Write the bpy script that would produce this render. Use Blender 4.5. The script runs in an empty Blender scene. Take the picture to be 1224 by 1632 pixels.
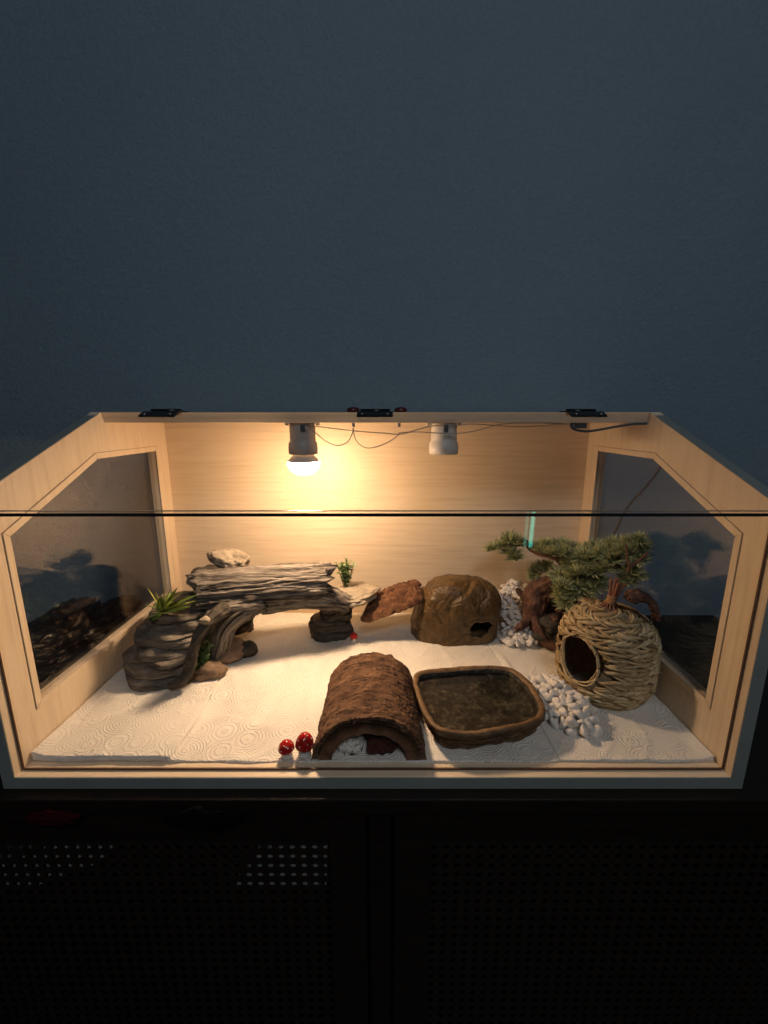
import bpy, bmesh, math, random
from mathutils import Vector, Matrix, noise, Euler
random.seed(7)
PI = math.pi
S = bpy.context.scene
COL = S.collection

# ------------------------------------------------------------------ camera
CAM = Vector((0.0151, -0.4828, 0.4879)); PITCH = 0.2133; FPX = 676.0
cd = bpy.data.cameras.new('camera'); cam = bpy.data.objects.new('camera', cd); COL.objects.link(cam)
cam.location = CAM; cam.rotation_euler = (PI/2 - PITCH, 0, 0)
cd.sensor_fit = 'VERTICAL'; cd.sensor_height = 24.0; cd.lens = 24.0*FPX/1632.0
cd.clip_start = 0.01; cd.clip_end = 50
S.camera = cam
# ------------------------------------------------------------------ world: dim bluish evening room
w = bpy.data.worlds.new('World'); S.world = w; w.use_nodes = True
bg = w.node_tree.nodes['Background']; bg.inputs[0].default_value = (0.9, 0.95, 1.0, 1); bg.inputs[1].default_value = 0.012
# unseen fill lamp added high behind the camera for the room's dim light
ld = bpy.data.lights.new('room_fill_light', 'AREA'); ld.shape = 'DISK'; ld.size = .7; ld.energy = 13.4; ld.color = (.93, .955, 1.0)
lo = bpy.data.objects.new('room_fill_light', ld); COL.objects.link(lo); lo.location = (.3, -1.7, 2.1)
lo.rotation_euler = (math.radians(38), 0, 0)
# ------------------------------------------------------------------ exposure
S.view_settings.view_transform = 'Standard'; S.view_settings.look = 'None'
S.view_settings.exposure = 0.0; S.view_settings.gamma = 1.0; S.view_settings.use_curve_mapping = False
S.render.engine = 'CYCLES'
S.cycles.use_denoising = True
S.cycles.max_bounces = 7; S.cycles.diffuse_bounces = 6; S.cycles.glossy_bounces = 3
S.cycles.caustics_reflective = False; S.cycles.caustics_refractive = False
S.cycles.use_adaptive_sampling = True; S.cycles.adaptive_threshold = .03
S.cycles.transparent_max_bounces = 24; S.cycles.sample_clamp_indirect = 6.0
BULB_EMIT = 238.0; FLOOR_FILL = 3.6; BULB_COL = (1.0, 0.67, 0.40)

# ------------------------------------------------------------------ helpers
def P(u, v, y):
    """the point at depth y in the place that the photograph shows at pixel (u, v)"""
    x = (u-612)/FPX; d = -(v-816)/FPX
    r = Vector((x, math.cos(PITCH)+d*math.sin(PITCH), -math.sin(PITCH)+d*math.cos(PITCH)))
    return CAM + r*((y-CAM.y)/r.y)
def PZ(u, v, z):
    x = (u-612)/FPX; d = -(v-816)/FPX
    r = Vector((x, math.cos(PITCH)+d*math.sin(PITCH), -math.sin(PITCH)+d*math.cos(PITCH)))
    return CAM + r*((z-CAM.z)/r.z)
def fbm(p, s, o=4, h=0.55):
    v = 0; a = 1; q = Vector(p)*s
    for i in range(o):
        v += a*noise.noise(q); q = q*2.03 + Vector((7.1, 3.3, 5.7)); a *= h
    return v
def ridge(p, s, o=3):
    v = 0; a = 1; q = Vector(p)*s
    for i in range(o):
        v += a*(1-abs(noise.noise(q))*2); q = q*2.1 + Vector((3.1, 9.3, 1.7)); a *= .5
    return v
def tag(o, label=None, cat=None, group=None, kind=None):
    if label: o['label'] = label
    if cat: o['category'] = cat
    if group: o['group'] = group
    if kind: o['kind'] = kind
    return o
def empty(name, loc, label, cat, group=None):
    e = bpy.data.objects.new(name, None); e.location = loc; e.empty_display_size = .02
    COL.objects.link(e); tag(e, label, cat, group); return e
def root_loc(o):
    v = Vector((0, 0, 0))
    while o is not None: v = v + o.location; o = o.parent
    return v
def link(o, parent=None, world=True):
    COL.objects.link(o)
    if parent is not None:
        o.parent = parent
        if world: o.location = Vector(o.location) - root_loc(parent)
    return o
def mesh(name, V, F, mat=None, parent=None, smooth=True, loc=None):
    m = bpy.data.meshes.new(name); m.from_pydata([tuple(v) for v in V], [], F); m.update()
    if smooth: m.polygons.foreach_set('use_smooth', [True]*len(m.polygons))
    if mat: m.materials.append(mat)
    o = bpy.data.objects.new(name, m)
    if loc: o.location = loc
    return link(o, parent)
def bmobj(name, bm, mat, parent=None, smooth=False, loc=None):
    bmesh.ops.recalc_face_normals(bm, faces=bm.faces)
    m = bpy.data.meshes.new(name); bm.to_mesh(m); bm.free()
    if smooth: m.polygons.foreach_set('use_smooth', [True]*len(m.polygons))
    m.materials.append(mat); o = bpy.data.objects.new(name, m)
    if loc: o.location = loc
    return link(o, parent)
def bm_box(bm, lo, hi, bev=0):
    r = bmesh.ops.create_cube(bm, size=1)
    c = (Vector(lo)+Vector(hi))/2; s = Vector(hi)-Vector(lo)
    for v in r['verts']: v.co = Vector((v.co.x*s.x, v.co.y*s.y, v.co.z*s.z)) + c
    if bev:
        es = list({e for v in r['verts'] for e in v.link_edges})
        bmesh.ops.bevel(bm, geom=es, offset=bev, segments=2, affect='EDGES', profile=.5)
def box(name, lo, hi, mat, parent=None, bev=.0008):
    bm = bmesh.new(); bm_box(bm, lo, hi, bev); return bmobj(name, bm, mat, parent)
def prism(name, pts, axis, a, b, mat, parent=None, hole=None, bev=0):
    """polygon (2D) extruded along an axis; optional hole"""
    bm = bmesh.new()
    def mk(p, t):
        return {'x': (t, p[0], p[1]), 'y': (p[0], t, p[1]), 'z': (p[0], p[1], t)}[axis]
    loops = []
    for L in ([pts] + ([hole] if hole else [])):
        vs = [bm.verts.new(mk(p, a)) for p in L]
        loops += [bm.edges.new((vs[i], vs[(i+1) % len(vs)])) for i in range(len(vs))]
    if hole: bmesh.ops.triangle_fill(bm, edges=loops, use_beauty=True)
    else: bm.faces.new(bm.verts)
    r = bmesh.ops.extrude_face_region(bm, geom=list(bm.faces))
    d = {'x': (b-a, 0, 0), 'y': (0, b-a, 0), 'z': (0, 0, b-a)}[axis]
    bmesh.ops.translate(bm, vec=d, verts=[g for g in r['geom'] if isinstance(g, bmesh.types.BMVert)])
    if bev: bmesh.ops.bevel(bm, geom=[e for e in bm.edges if len(e.link_faces) == 2 and e.calc_face_angle(0) > .5], offset=bev, segments=1, affect='EDGES')
    return bmobj(name, bm, mat, parent)
def spline(pts, n):
    pts = [Vector(p) for p in pts]; out = []
    q = [pts[0]*2-pts[1]] + pts + [pts[-1]*2-pts[-2]]
    for i in range(len(pts)-1):
        a, b, c, d = q[i:i+4]
        for k in range(n):
            t = k/n
            out.append(.5*((2*b)+(c-a)*t+(2*a-5*b+4*c-d)*t*t+(3*b-a-3*c+d)*t**3))
    out.append(pts[-1]); return out
def lerp_list(L, t):
    x = t*(len(L)-1); i = min(int(x), len(L)-2); return L[i]+(L[i+1]-L[i])*(x-i)
FLOW = []
def tube_data(path, rad, seg=10, disp=None, caps=True, flat=1.0, endjit=0, flow=None):
    run = 0; V = []; F = []; n = len(path); up = Vector((0, 0, 1))
    t0 = (path[1]-path[0]).normalized()
    nrm = t0.cross(up)
    if nrm.length < .05: nrm = t0.cross(Vector((1, 0, 0)))
    nrm.normalize()
    for i in range(n):
        t = (path[min(i+1, n-1)]-path[max(i-1, 0)]).normalized()
        nrm = (nrm - t*nrm.dot(t)).normalized(); bn = t.cross(nrm)
        r = rad(i/(n-1)) if callable(rad) else (lerp_list(rad, i/(n-1)) if isinstance(rad, (list, tuple)) else rad)
        if i: run += (path[i]-path[i-1]).length
        for k in range(seg):
            a = 2*PI*k/seg
            if flow is not None: flow.append((math.cos(a)*r, math.sin(a)*r, run))
            d = nrm*math.cos(a) + bn*math.sin(a)*flat
            p = path[i] + d*r
            if disp: p = path[i] + d*(r + disp(i/(n-1), a, p, r))
            if endjit and (i == 0 or i == n-1):
                p = p + t*(endjit*(noise.noise(Vector((a*3.1, i, 2.2)))+.6*noise.noise(Vector((a*9.1, i, 5.2)))))*(1 if i else -1)
            V.append(p)
    for i in range(n-1):
        for k in range(seg):
            k2 = (k+1) % seg
            F.append((i*seg+k, i*seg+k2, (i+1)*seg+k2, (i+1)*seg+k))
    if caps:
        V.append(path[0].copy()); V.append(path[-1].copy()); a = len(V)-2
        if flow is not None: flow += [(0, 0, 0), (0, 0, run)]
        for k in range(seg):
            k2 = (k+1) % seg
            F.append((a, k2, k)); F.append((a+1, (n-1)*seg+k, (n-1)*seg+k2))
    return V, F
def join(*ds):
    V = []; F = []
    for v, f in ds:
        o = len(V); V += v; F += [tuple(i+o for i in q) for q in f]
    return V, F
def lathe_data(prof, seg=32, c=(0, 0, 0), disp=None, capb=True, capt=True):
    V = []; F = []; n = len(prof); c = Vector(c)
    for i, (r, z) in enumerate(prof):
        for k in range(seg):
            a = 2*PI*k/seg; rr = r
            p = Vector((math.cos(a)*rr, math.sin(a)*rr, z))
            if disp: p = disp(p, a, i)
            V.append(p+c)
    for i in range(n-1):
        for k in range(seg):
            k2 = (k+1) % seg; F.append((i*seg+k, i*seg+k2, (i+1)*seg+k2, (i+1)*seg+k))
    if capb: F.append(tuple(range(seg-1, -1, -1)))
    if capt: F.append(tuple((n-1)*seg+k for k in range(seg)))
    return V, F
def ico_data(sub, fn):
    bm = bmesh.new(); bmesh.ops.create_icosphere(bm, subdivisions=sub, radius=1)
    V = [fn(v.co.copy()) for v in bm.verts]; F = [tuple(v.index for v in f.verts) for f in bm.faces]
    bm.free(); return V, F

# ------------------------------------------------------------------ materials
class NT:
    def __init__(s, name):
        s.m = bpy.data.materials.new(name); s.m.use_nodes = True; s.t = s.m.node_tree; s.n = s.t.nodes
        s.b = s.n['Principled BSDF']; s.tc = s.n.new('ShaderNodeTexCoord')
    def lk(s, a, b): s.t.links.new(a, b)
    def map(s, sc=(1, 1, 1), rot=(0, 0, 0), coord='Object'):
        m = s.n.new('ShaderNodeMapping'); m.inputs['Scale'].default_value = sc; m.inputs['Rotation'].default_value = rot
        s.lk(s.tc.outputs[coord], m.inputs[0]); return m.outputs[0]
    def noise(s, vec, scale, detail=5, rough=.6, dist=0):
        n = s.n.new('ShaderNodeTexNoise'); n.inputs['Scale'].default_value = scale; n.inputs['Detail'].default_value = detail
        n.inputs['Roughness'].default_value = rough; n.inputs['Distortion'].default_value = dist
        s.lk(vec, n.inputs['Vector']); return n.outputs[0]
    def vor(s, vec, scale, feat='F1', rnd=1, out=0):
        n = s.n.new('ShaderNodeTexVoronoi'); n.feature = feat; n.inputs['Scale'].default_value = scale
        n.inputs['Randomness'].default_value = rnd; s.lk(vec, n.inputs['Vector']); return n.outputs[out]
    def ramp(s, fac, cols):
        r = s.n.new('ShaderNodeValToRGB'); e = r.color_ramp.elements
        while len(e) < len(cols): e.new(.5)
        for i, (p, c) in enumerate(cols):
            e[i].position = p; e[i].color = (*c, 1) if len(c) == 3 else c
        s.lk(fac, r.inputs[0]); return r.outputs[0]
    def math(s, op, a, b=None, c=None):
        n = s.n.new('ShaderNodeMath'); n.operation = op
        for i, x in enumerate((a, b, c)):
            if x is None: continue
            if isinstance(x, (int, float)): n.inputs[i].default_value = x
            else: s.lk(x, n.inputs[i])
        return n.outputs[0]
    def mix(s, fac, a, b, mode='MIX'):
        n = s.n.new('ShaderNodeMix'); n.data_type = 'RGBA'; n.blend_type = mode
        for i, x in ((0, fac), (6, a), (7, b)):
            if isinstance(x, (int, float)): n.inputs[i].default_value = x
            elif isinstance(x, tuple): n.inputs[i].default_value = (*x, 1)
            else: s.lk(x, n.inputs[i])
        return n.outputs[2]
    def bump(s, h, strength=.5, dist=.002, prev=None):
        n = s.n.new('ShaderNodeBump'); n.inputs['Strength'].default_value = strength; n.inputs['Distance'].default_value = dist
        s.lk(h, n.inputs['Height'])
        if prev: s.lk(prev, n.inputs['Normal'])
        return n.outputs[0]
    def out(s, col=None, rough=.6, nrm=None, metal=0, spec=.5):
        if col is not None:
            if isinstance(col, tuple): s.b.inputs['Base Color'].default_value = (*col, 1)
            else: s.lk(col, s.b.inputs['Base Color'])
        if isinstance(rough, (int, float)): s.b.inputs['Roughness'].default_value = rough
        else: s.lk(rough, s.b.inputs['Roughness'])
        s.b.inputs['Metallic'].default_value = metal; s.b.inputs['Specular IOR Level'].default_value = spec
        if nrm: s.lk(nrm, s.b.inputs['Normal'])
        return s.m
def simple(name, col, rough=.5, metal=0, var=.12, scale=60, bump=.15, bscale=None, bdist=.001, spec=.5):
    t = NT(name); v = t.map(); n = t.noise(v, scale)
    lo = tuple(c*(1-var) for c in col); hi = tuple(min(1, c*(1+var)) for c in col)
    c = t.ramp(n, [(.3, lo), (.7, hi)])
    b = t.bump(t.noise(v, bscale or scale*6, 6), bump, bdist)
    return t.out(c, rough, b, metal, spec)
def rocky(name, cols, scale=35, stretch=(1, 1, 1), rough=.8, bump=.6, bscale=120, bdist=.003, spec=.35, crack=0):
    t = NT(name); v = t.map(stretch); n = t.noise(v, scale, 8, .65, .6)
    c = t.ramp(n, cols)
    f = t.noise(v, bscale, 8, .7)
    c = t.mix(.5, c, t.ramp(f, [(.3, (.40, .40, .40)), (.65, (1.2, 1.17, 1.12))]), 'MULTIPLY')
    nr = t.bump(f, bump, bdist)
    if crack:
        cr = t.math('MINIMUM', t.vor(v, crack, 'DISTANCE_TO_EDGE'), .06)
        nr = t.bump(cr, .9, .02, nr)
    return t.out(c, rough, nr, 0, spec)
def oak(name, axis, tint=1.0):
    t = NT(name)
    long_, across = 1.3, 34.0
    sc = {'x': (long_, across, across), 'z': (across, across, long_), 'y': (across, long_, across)}[axis]
    v = t.map(sc)
    # broad cathedral figure plus fine pores
    v2 = t.map(tuple(q*.22 if q > 5 else q*.55 for q in sc))
    n1 = t.noise(v2, 1.6, 3, .5, 1.4)
    rings = t.math('SINE', t.math('MULTIPLY', n1, 46))
    n2 = t.noise(v, 3.2, 6, .65, .3)
    v3 = t.map(tuple(q*6 if q > 5 else q*4 for q in sc)); pores = t.noise(v3, 1.5, 3, .6)
    f = t.math('ADD', t.math('MULTIPLY', rings, .07), n2)
    k = tint
    c = t.ramp(f, [(.22, (.66*k, .525*k, .37*k)), (.5, (.745*k, .605*k, .435*k)), (.8, (.785*k, .655*k, .485*k))])
    c = t.mix(.8, c, t.ramp(pores, [(.30, (.88, .85, .82)), (.46, (1, 1, 1))]), 'MULTIPLY')
    return t.out(c, .46, t.bump(t.math('ADD', f, t.math('MULTIPLY', pores, .5)), .12, .0008), 0, .4)
def glass(name, tint=(1, 1, 1), f0=.04):
    m = bpy.data.materials.new(name); m.use_nodes = True; t = m.node_tree; t.nodes.clear()
    o = t.nodes.new('ShaderNodeOutputMaterial'); mx = t.nodes.new('ShaderNodeMixShader')
    tr = t.nodes.new('ShaderNodeBsdfTransparent'); tr.inputs[0].default_value = (*tint, 1)
    gl = t.nodes.new('ShaderNodeBsdfGlossy'); gl.inputs['Roughness'].default_value = .0
    lw = t.nodes.new('ShaderNodeLayerWeight'); lw.inputs[0].default_value = .5
    def mt(op, a, b):
        n = t.nodes.new('ShaderNodeMath'); n.operation = op
        for i, x in enumerate((a, b)):
            if isinstance(x, (int, float)): n.inputs[i].default_value = x
            else: t.links.new(x, n.inputs[i])
        return n.outputs[0]
    fr = mt('ADD', mt('MULTIPLY', mt('POWER', lw.outputs['Facing'], 5), 1-f0), f0)
    t.links.new(fr, mx.inputs[0]); t.links.new(tr.outputs[0], mx.inputs[1]); t.links.new(gl.outputs[0], mx.inputs[2])
    t.links.new(mx.outputs[0], o.inputs[0]); return m
def emit(name, col, strength):
    m = bpy.data.materials.new(name); m.use_nodes = True; b = m.node_tree.nodes['Principled BSDF']
    b.inputs['Base Color'].default_value = (.8, .8, .8, 1)
    b.inputs['Emission Color'].default_value = (*col, 1); b.inputs['Emission Strength'].default_value = strength
    return m

OAKX = oak('oak_veneer_horizontal', 'x'); OAKZ = oak('oak_veneer_upright', 'z', 1.06); OAKY = oak('oak_veneer_depth', 'y')
EDGE = simple('grey_edge_band', (.21, .235, .225), .55, var=.08, scale=20)
GLASS = glass('clear_glass'); PANE = glass('acrylic_pane', (1, 1, 1), .085); GLASSEDGE = simple('dark_glass_edge', (.022, .026, .030), .25, var=.1)
GROOVE = simple('routed_line', (.36, .25, .15), .6); CHAN = simple('brown_channel', (.10, .05, .028), .6)
def m_wall():
    t = NT('blue_wall_paint'); v = t.map()
    c = t.ramp(t.noise(v, 2.2, 4), [(.3, (.172, .255, .325)), (.7, (.192, .278, .350))])
    h = t.noise(v, 150, 6, .75); h2 = t.noise(v, 50, 4)
    c = t.mix(.5, c, t.ramp(h, [(.35, (.80, .82, .84)), (.65, (1.12, 1.1, 1.08))]), 'MULTIPLY')
    return t.out(c, .62, t.bump(h, .75, .005, t.bump(h2, .4, .005)), 0, .35)
def m_paper():
    t = NT('embossed_paper_towel'); v = t.map()
    wob = t.noise(v, 14, 2)
    d = t.vor(v, 25, 'F1', .75)
    ring = t.math('SINE', t.math('MULTIPLY', d, 62))
    dots = t.math('SUBTRACT', 1, t.math('MULTIPLY', t.vor(v, 420, 'F1', .6), 1.2))
    h = t.math('MULTIPLY', t.math('MULTIPLY', t.math('MAXIMUM', ring, -.25), dots), t.ramp(t.noise(v, 9, 3), [(.34, (.25, .25, .25)), (.6, (1, 1, 1))]))
    fib = t.noise(v, 600, 4)
    n = t.bump(h, .9, .0019, t.bump(fib, .25, .0008))
    c = t.ramp(wob, [(.3, (.76, .72, .65)), (.7, (.82, .79, .72))])
    spots = t.vor(v, 34, 'F1', 1)
    c = t.mix(t.ramp(spots, [(.028, (1, 1, 1)), (.036, (0, 0, 0))]), c, (.25, .16, .09))
    return t.out(c, .92, n, 0, .1)
PAPER = m_paper()
def m_log():
    t = NT('weathered_grey_log'); at = t.n.new('ShaderNodeAttribute'); at.attribute_name = 'flow'
    def mp(sc):
        m = t.n.new('ShaderNodeMapping'); m.inputs['Scale'].default_value = sc; t.lk(at.outputs['Vector'], m.inputs[0]); return m.outputs[0]
    n = t.noise(mp((130, 130, 5.5)), 1.0, 8, .7, .35); n2 = t.noise(mp((420, 420, 14)), 1.0, 4, .6)
    f = t.math('ADD', t.math('MULTIPLY', n, .7), t.math('MULTIPLY', n2, .3))
    c = t.ramp(f, [(.38, (.016, .013, .011)), (.46, (.10, .087, .076)), (.55, (.26, .23, .197)), (.70, (.43, .385, .33))])
    return t.out(c, .85, t.bump(f, 1, .009), 0, .25)
LOG = m_log()
STONE = rocky('layered_grey_stone', [(.3, (.065, .057, .048)), (.48, (.17, .15, .125)), (.64, (.31, .275, .225)), (.8, (.43, .38, .31))], 26, (1, 1, 4), bump=.9, bdist=.006)
DSTONE = rocky('dark_and_shaded_stone', [(.3, (.03, .027, .022)), (.6, (.085, .072, .058)), (.8, (.16, .13, .10))], 30, (1, 1, 2))  # dark stones; the pillar's shade is put into this colour
LSTONE = rocky('pale_sandy_stone', [(.3, (.24, .20, .15)), (.55, (.42, .36, .28)), (.75, (.52, .46, .37))], 45, bscale=260)
RSTONE = rocky('reddish_stone', [(.3, (.12, .075, .05)), (.6, (.27, .19, .13)), (.8, (.36, .27, .2))], 40)
CAVE = rocky('brown_resin_rock', [(.28, (.036, .020, .007)), (.48, (.096, .055, .018)), (.64, (.15, .088, .032)), (.82, (.215, .135, .058))], 22, rough=.36, bump=.5, bscale=80, bdist=.003, spec=.5, crack=13)
BARKO = rocky('orange_cork_bark', [(.3, (.055, .024, .012)), (.5, (.18, .082, .042)), (.7, (.34, .165, .085))], 55, (1, 1.6, 1), rough=.9, bump=1, bscale=160, bdist=.006)
def m_bark():
    t = NT('brown_tree_bark'); v = t.map((16, 120, 16)); v2 = t.map()
    n = t.noise(v, 1.3, 8, .7, 1.2); n2 = t.noise(v2, 46, 6, .7, .8)
    f = t.math('ADD', t.math('MULTIPLY', n, .5), t.math('MULTIPLY', n2, .5))
    c = t.ramp(f, [(.38, (.020, .010, .006)), (.47, (.10, .050, .027)), (.58, (.20, .108, .060)), (.72, (.36, .22, .135))])
    return t.out(c, .85, t.bump(f, 1, .007), 0, .3)
BARK = m_bark()
def m_core():
    t = NT('cut_log_wood'); v = t.map((1, .1, 1)); n = t.noise(v, 70, 6, .6, .5)
    c = t.ramp(n, [(.3, (.085, .035, .018)), (.7, (.20, .10, .052))])
    return t.out(c, .8, t.bump(n, .6, .003), 0, .3)
CORE = m_core()
RUST = rocky('dark_red_filler', [(.3, (.03, .008, .005)), (.55, (.10, .026, .015)), (.75, (.18, .055, .03))], 60, rough=.6, bump=1, bscale=150, bdist=.006)
BOWLM = rocky('brown_stone_look_resin', [(.3, (.045, .022, .009)), (.5, (.13, .07, .03)), (.7, (.25, .15, .07))], 40, (1, 1, 3), rough=.5, bump=.7, bscale=110, bdist=.004)
RIMM = rocky('worn_tan_rim', [(.3, (.09, .047, .02)), (.55, (.20, .12, .058)), (.75, (.32, .20, .11))], 60, rough=.5, bump=.5, bscale=200)
BASIN = rocky('dark_basin_sediment', [(.40, (.018, .016, .014)), (.52, (.045, .040, .034)), (.60, (.13, .118, .098)), (.80, (.27, .25, .21))], 80, rough=.6, bump=.4, bscale=260)
WATER = glass('still_water', (.66, .66, .62), .05)
def m_straw():
    t = NT('dried_seagrass'); v = t.map(); n = t.noise(v, 55, 4); s = t.noise(t.map((40, 40, 700)), 1, 4)
    c = t.ramp(n, [(.3, (.22, .145, .07)), (.5, (.38, .27, .14)), (.7, (.52, .40, .23))])
    c = t.mix(.6, c, t.ramp(s, [(.3, (.6, .57, .5)), (.6, (1.1, 1.1, 1.05))]), 'MULTIPLY')
    return t.out(c, .62, t.bump(s, .4, .001), 0, .35)
def m_straw2():
    t = NT('dried_seagrass_strands'); g = t.n.new('ShaderNodeNewGeometry'); s_ = t.noise(t.map((60, 60, 500)), 1, 4)
    c = t.ramp(g.outputs['Random Per Island'], [(0, (.22, .145, .072)), (.3, (.40, .29, .155)), (.7, (.52, .40, .235)), (1, (.62, .52, .34))])
    c = t.mix(.6, c, t.ramp(s_, [(.3, (.6, .57, .5)), (.6, (1.1, 1.1, 1.05))]), 'MULTIPLY')
    return t.out(c, .6, t.bump(s_, .5, .001), 0, .35)
STRAW = m_straw2(); STRAWIN = simple('straw_lining', (.30, .23, .15), .8, var=.4, scale=120)
STICK = simple('reddish_sticks', (.23, .09, .045), .6, var=.35, scale=90, bump=.4)
CORDM = simple('raffia_tie', (.42, .22, .10), .7, var=.25, scale=200)
ROOT = rocky('red_brown_root', [(.3, (.035, .022, .015)), (.47, (.13, .062, .04)), (.6, (.235, .115, .075)), (.72, (.17, .155, .09))], 55, rough=.75, bump=1, bscale=170, bdist=.005)
NEEDLE = simple('pine_needles', (.12, .15, .058), .5, var=.5, scale=45, bump=.05)
def m_needle():
    t = NT('plastic_pine_needles'); n = t.noise(t.map(), 60, 3)
    oi = t.n.new('ShaderNodeNewGeometry')
    f = t.math('ADD', t.math('MULTIPLY', n, .5), t.math('MULTIPLY', oi.outputs['Random Per Island'], .5))
    c = t.ramp(f, [(.2, (.17, .205, .10)), (.5, (.42, .45, .22)), (.8, (.68, .69, .42))])
    m = t.out(c, .5, None, 0, .4); return m
NEEDLE = m_needle()
def m_leaf(name, a, b):
    t = NT(name); n = t.noise(t.map(), 60, 3); oi = t.n.new('ShaderNodeObjectInfo')
    f = t.math('ADD', t.math('MULTIPLY', n, .6), t.math('MULTIPLY', oi.outputs['Random'], .4))
    c = t.ramp(f, [(.3, a), (.7, b)]); return t.out(c, .42, None, 0, .5)
LEAF = m_leaf('plastic_grass_leaf', (.12, .22, .03), (.42, .47, .11))
LEAF2 = m_leaf('small_plastic_leaf', (.06, .13, .045), (.22, .31, .10))
PEB = rocky('white_pebble', [(.3, (.70, .66, .60)), (.55, (.83, .80, .76)), (.75, (.90, .88, .85))], 60, rough=.5, bump=.25, bscale=240, bdist=.001)
CERB = simple('shaded_lamp_holder', (.40, .36, .33), .45, var=.06); CERW = simple('ivory_porcelain', (.58, .54, .49), .4, var=.05)  # shade above the bulb is put into the first holder's darker colour
STEEL = simple('zinc_steel', (.5, .48, .45), .35, 1, var=.1)
DARKMETAL = simple('black_metal', (.03, .032, .036), .3, .9, var=.2)
WIRE = simple('grey_white_wire', (.36, .32, .28), .5); BLACKW = simple('black_cable_rubber', (.016, .015, .015), .35)
RED = simple('red_lacquer', (.42, .012, .010), .16, var=.15, scale=40, bump=.03); WHITE = simple('white_paint', (.72, .70, .66), .5, var=.06)
DRED = simple('dark_red_knob', (.07, .008, .01), .35)
CABW = rocky('dark_brown_wood', [(.3, (.006, .004, .003)), (.7, (.014, .009, .0065))], 12, (1, 9, 9), rough=.45, bump=.15, bscale=60)
CANE = simple('dark_cane', (.010, .0065, .0045), .5, var=.3, scale=90)
INW = simple('white_card', (.22, .23, .23), .7, var=.05)
BAG = simple('dark_glossy_plastic', (.008, .005, .0045), .16, var=.3, scale=12, bump=.5, bscale=30, bdist=.01)
CLOTH = simple('black_cloth', (.004, .0035, .004), .95, var=.3, scale=90, spec=.05); RCLOTH = simple('dull_red_cloth', (.030, .003, .005), .95, var=.2, scale=90, spec=.05)
FLOORM = rocky('dark_floor_boards', [(.3, (.02, .014, .01)), (.7, (.045, .03, .022))], 10, (1, 8, 1), rough=.5, bump=.2)

# ================================================================== setting
def wall():
    V = []; F = []; nx, nz = 24, 24
    mesh('wall', [(-2.6, .53, -.78), (2.6, .53, -.78), (2.6, .53, 2.4), (-2.6, .53, 2.4), (-2.6, .6, -.78), (2.6, .6, -.78), (2.6, .6, 2.4), (-2.6, .6, 2.4)],
         [(0, 1, 2, 3), (5, 4, 7, 6), (3, 2, 6, 7), (0, 4, 5, 1), (0, 3, 7, 4), (1, 5, 6, 2)], m_wall(), smooth=False)['kind'] = 'structure'
wall()
mesh('floor', [(-2.6, -2.4, -.78), (2.6, -2.4, -.78), (2.6, .53, -.78), (-2.6, .53, -.78)], [(0, 1, 2, 3)], FLOORM, smooth=False)['kind'] = 'structure'

# ================================================================== cabinet under the vivarium
cab = empty('cabinet', (0, .25, -.78), 'dark brown wooden cabinet with woven cane doors under the vivarium', 'cabinet')
CF = -.012                                                     # front plane of the cabinet
box('top_board', (-.86, CF-.006, -.024), (.86, .525, -.0005), CABW, cab, .002)
box('back_board', (-.85, .50, -.72), (.85, .52, -.0255), CABW, cab)
box('side_board', (-.86, .012, -.72), (-.84, .498, -.0255), CABW, cab); box('side_board', (.84, .012, -.72), (.86, .498, -.0255), CABW, cab)
box('middle_board', (-.006, .012, -.72), (.026, .498, -.0255), CABW, cab)
box('bottom_board', (-.838, .012, -.74), (.838, .498, -.722), CABW, cab)
box('shelf', (-.838, .04, -.285), (-.008, .495, -.27), CABW, cab)
for x in (-.8, .76):
    for y in (.05, .42): box('leg', (x, y, -.78), (x+.04, y+.04, -.742), CABW, cab)
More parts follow.
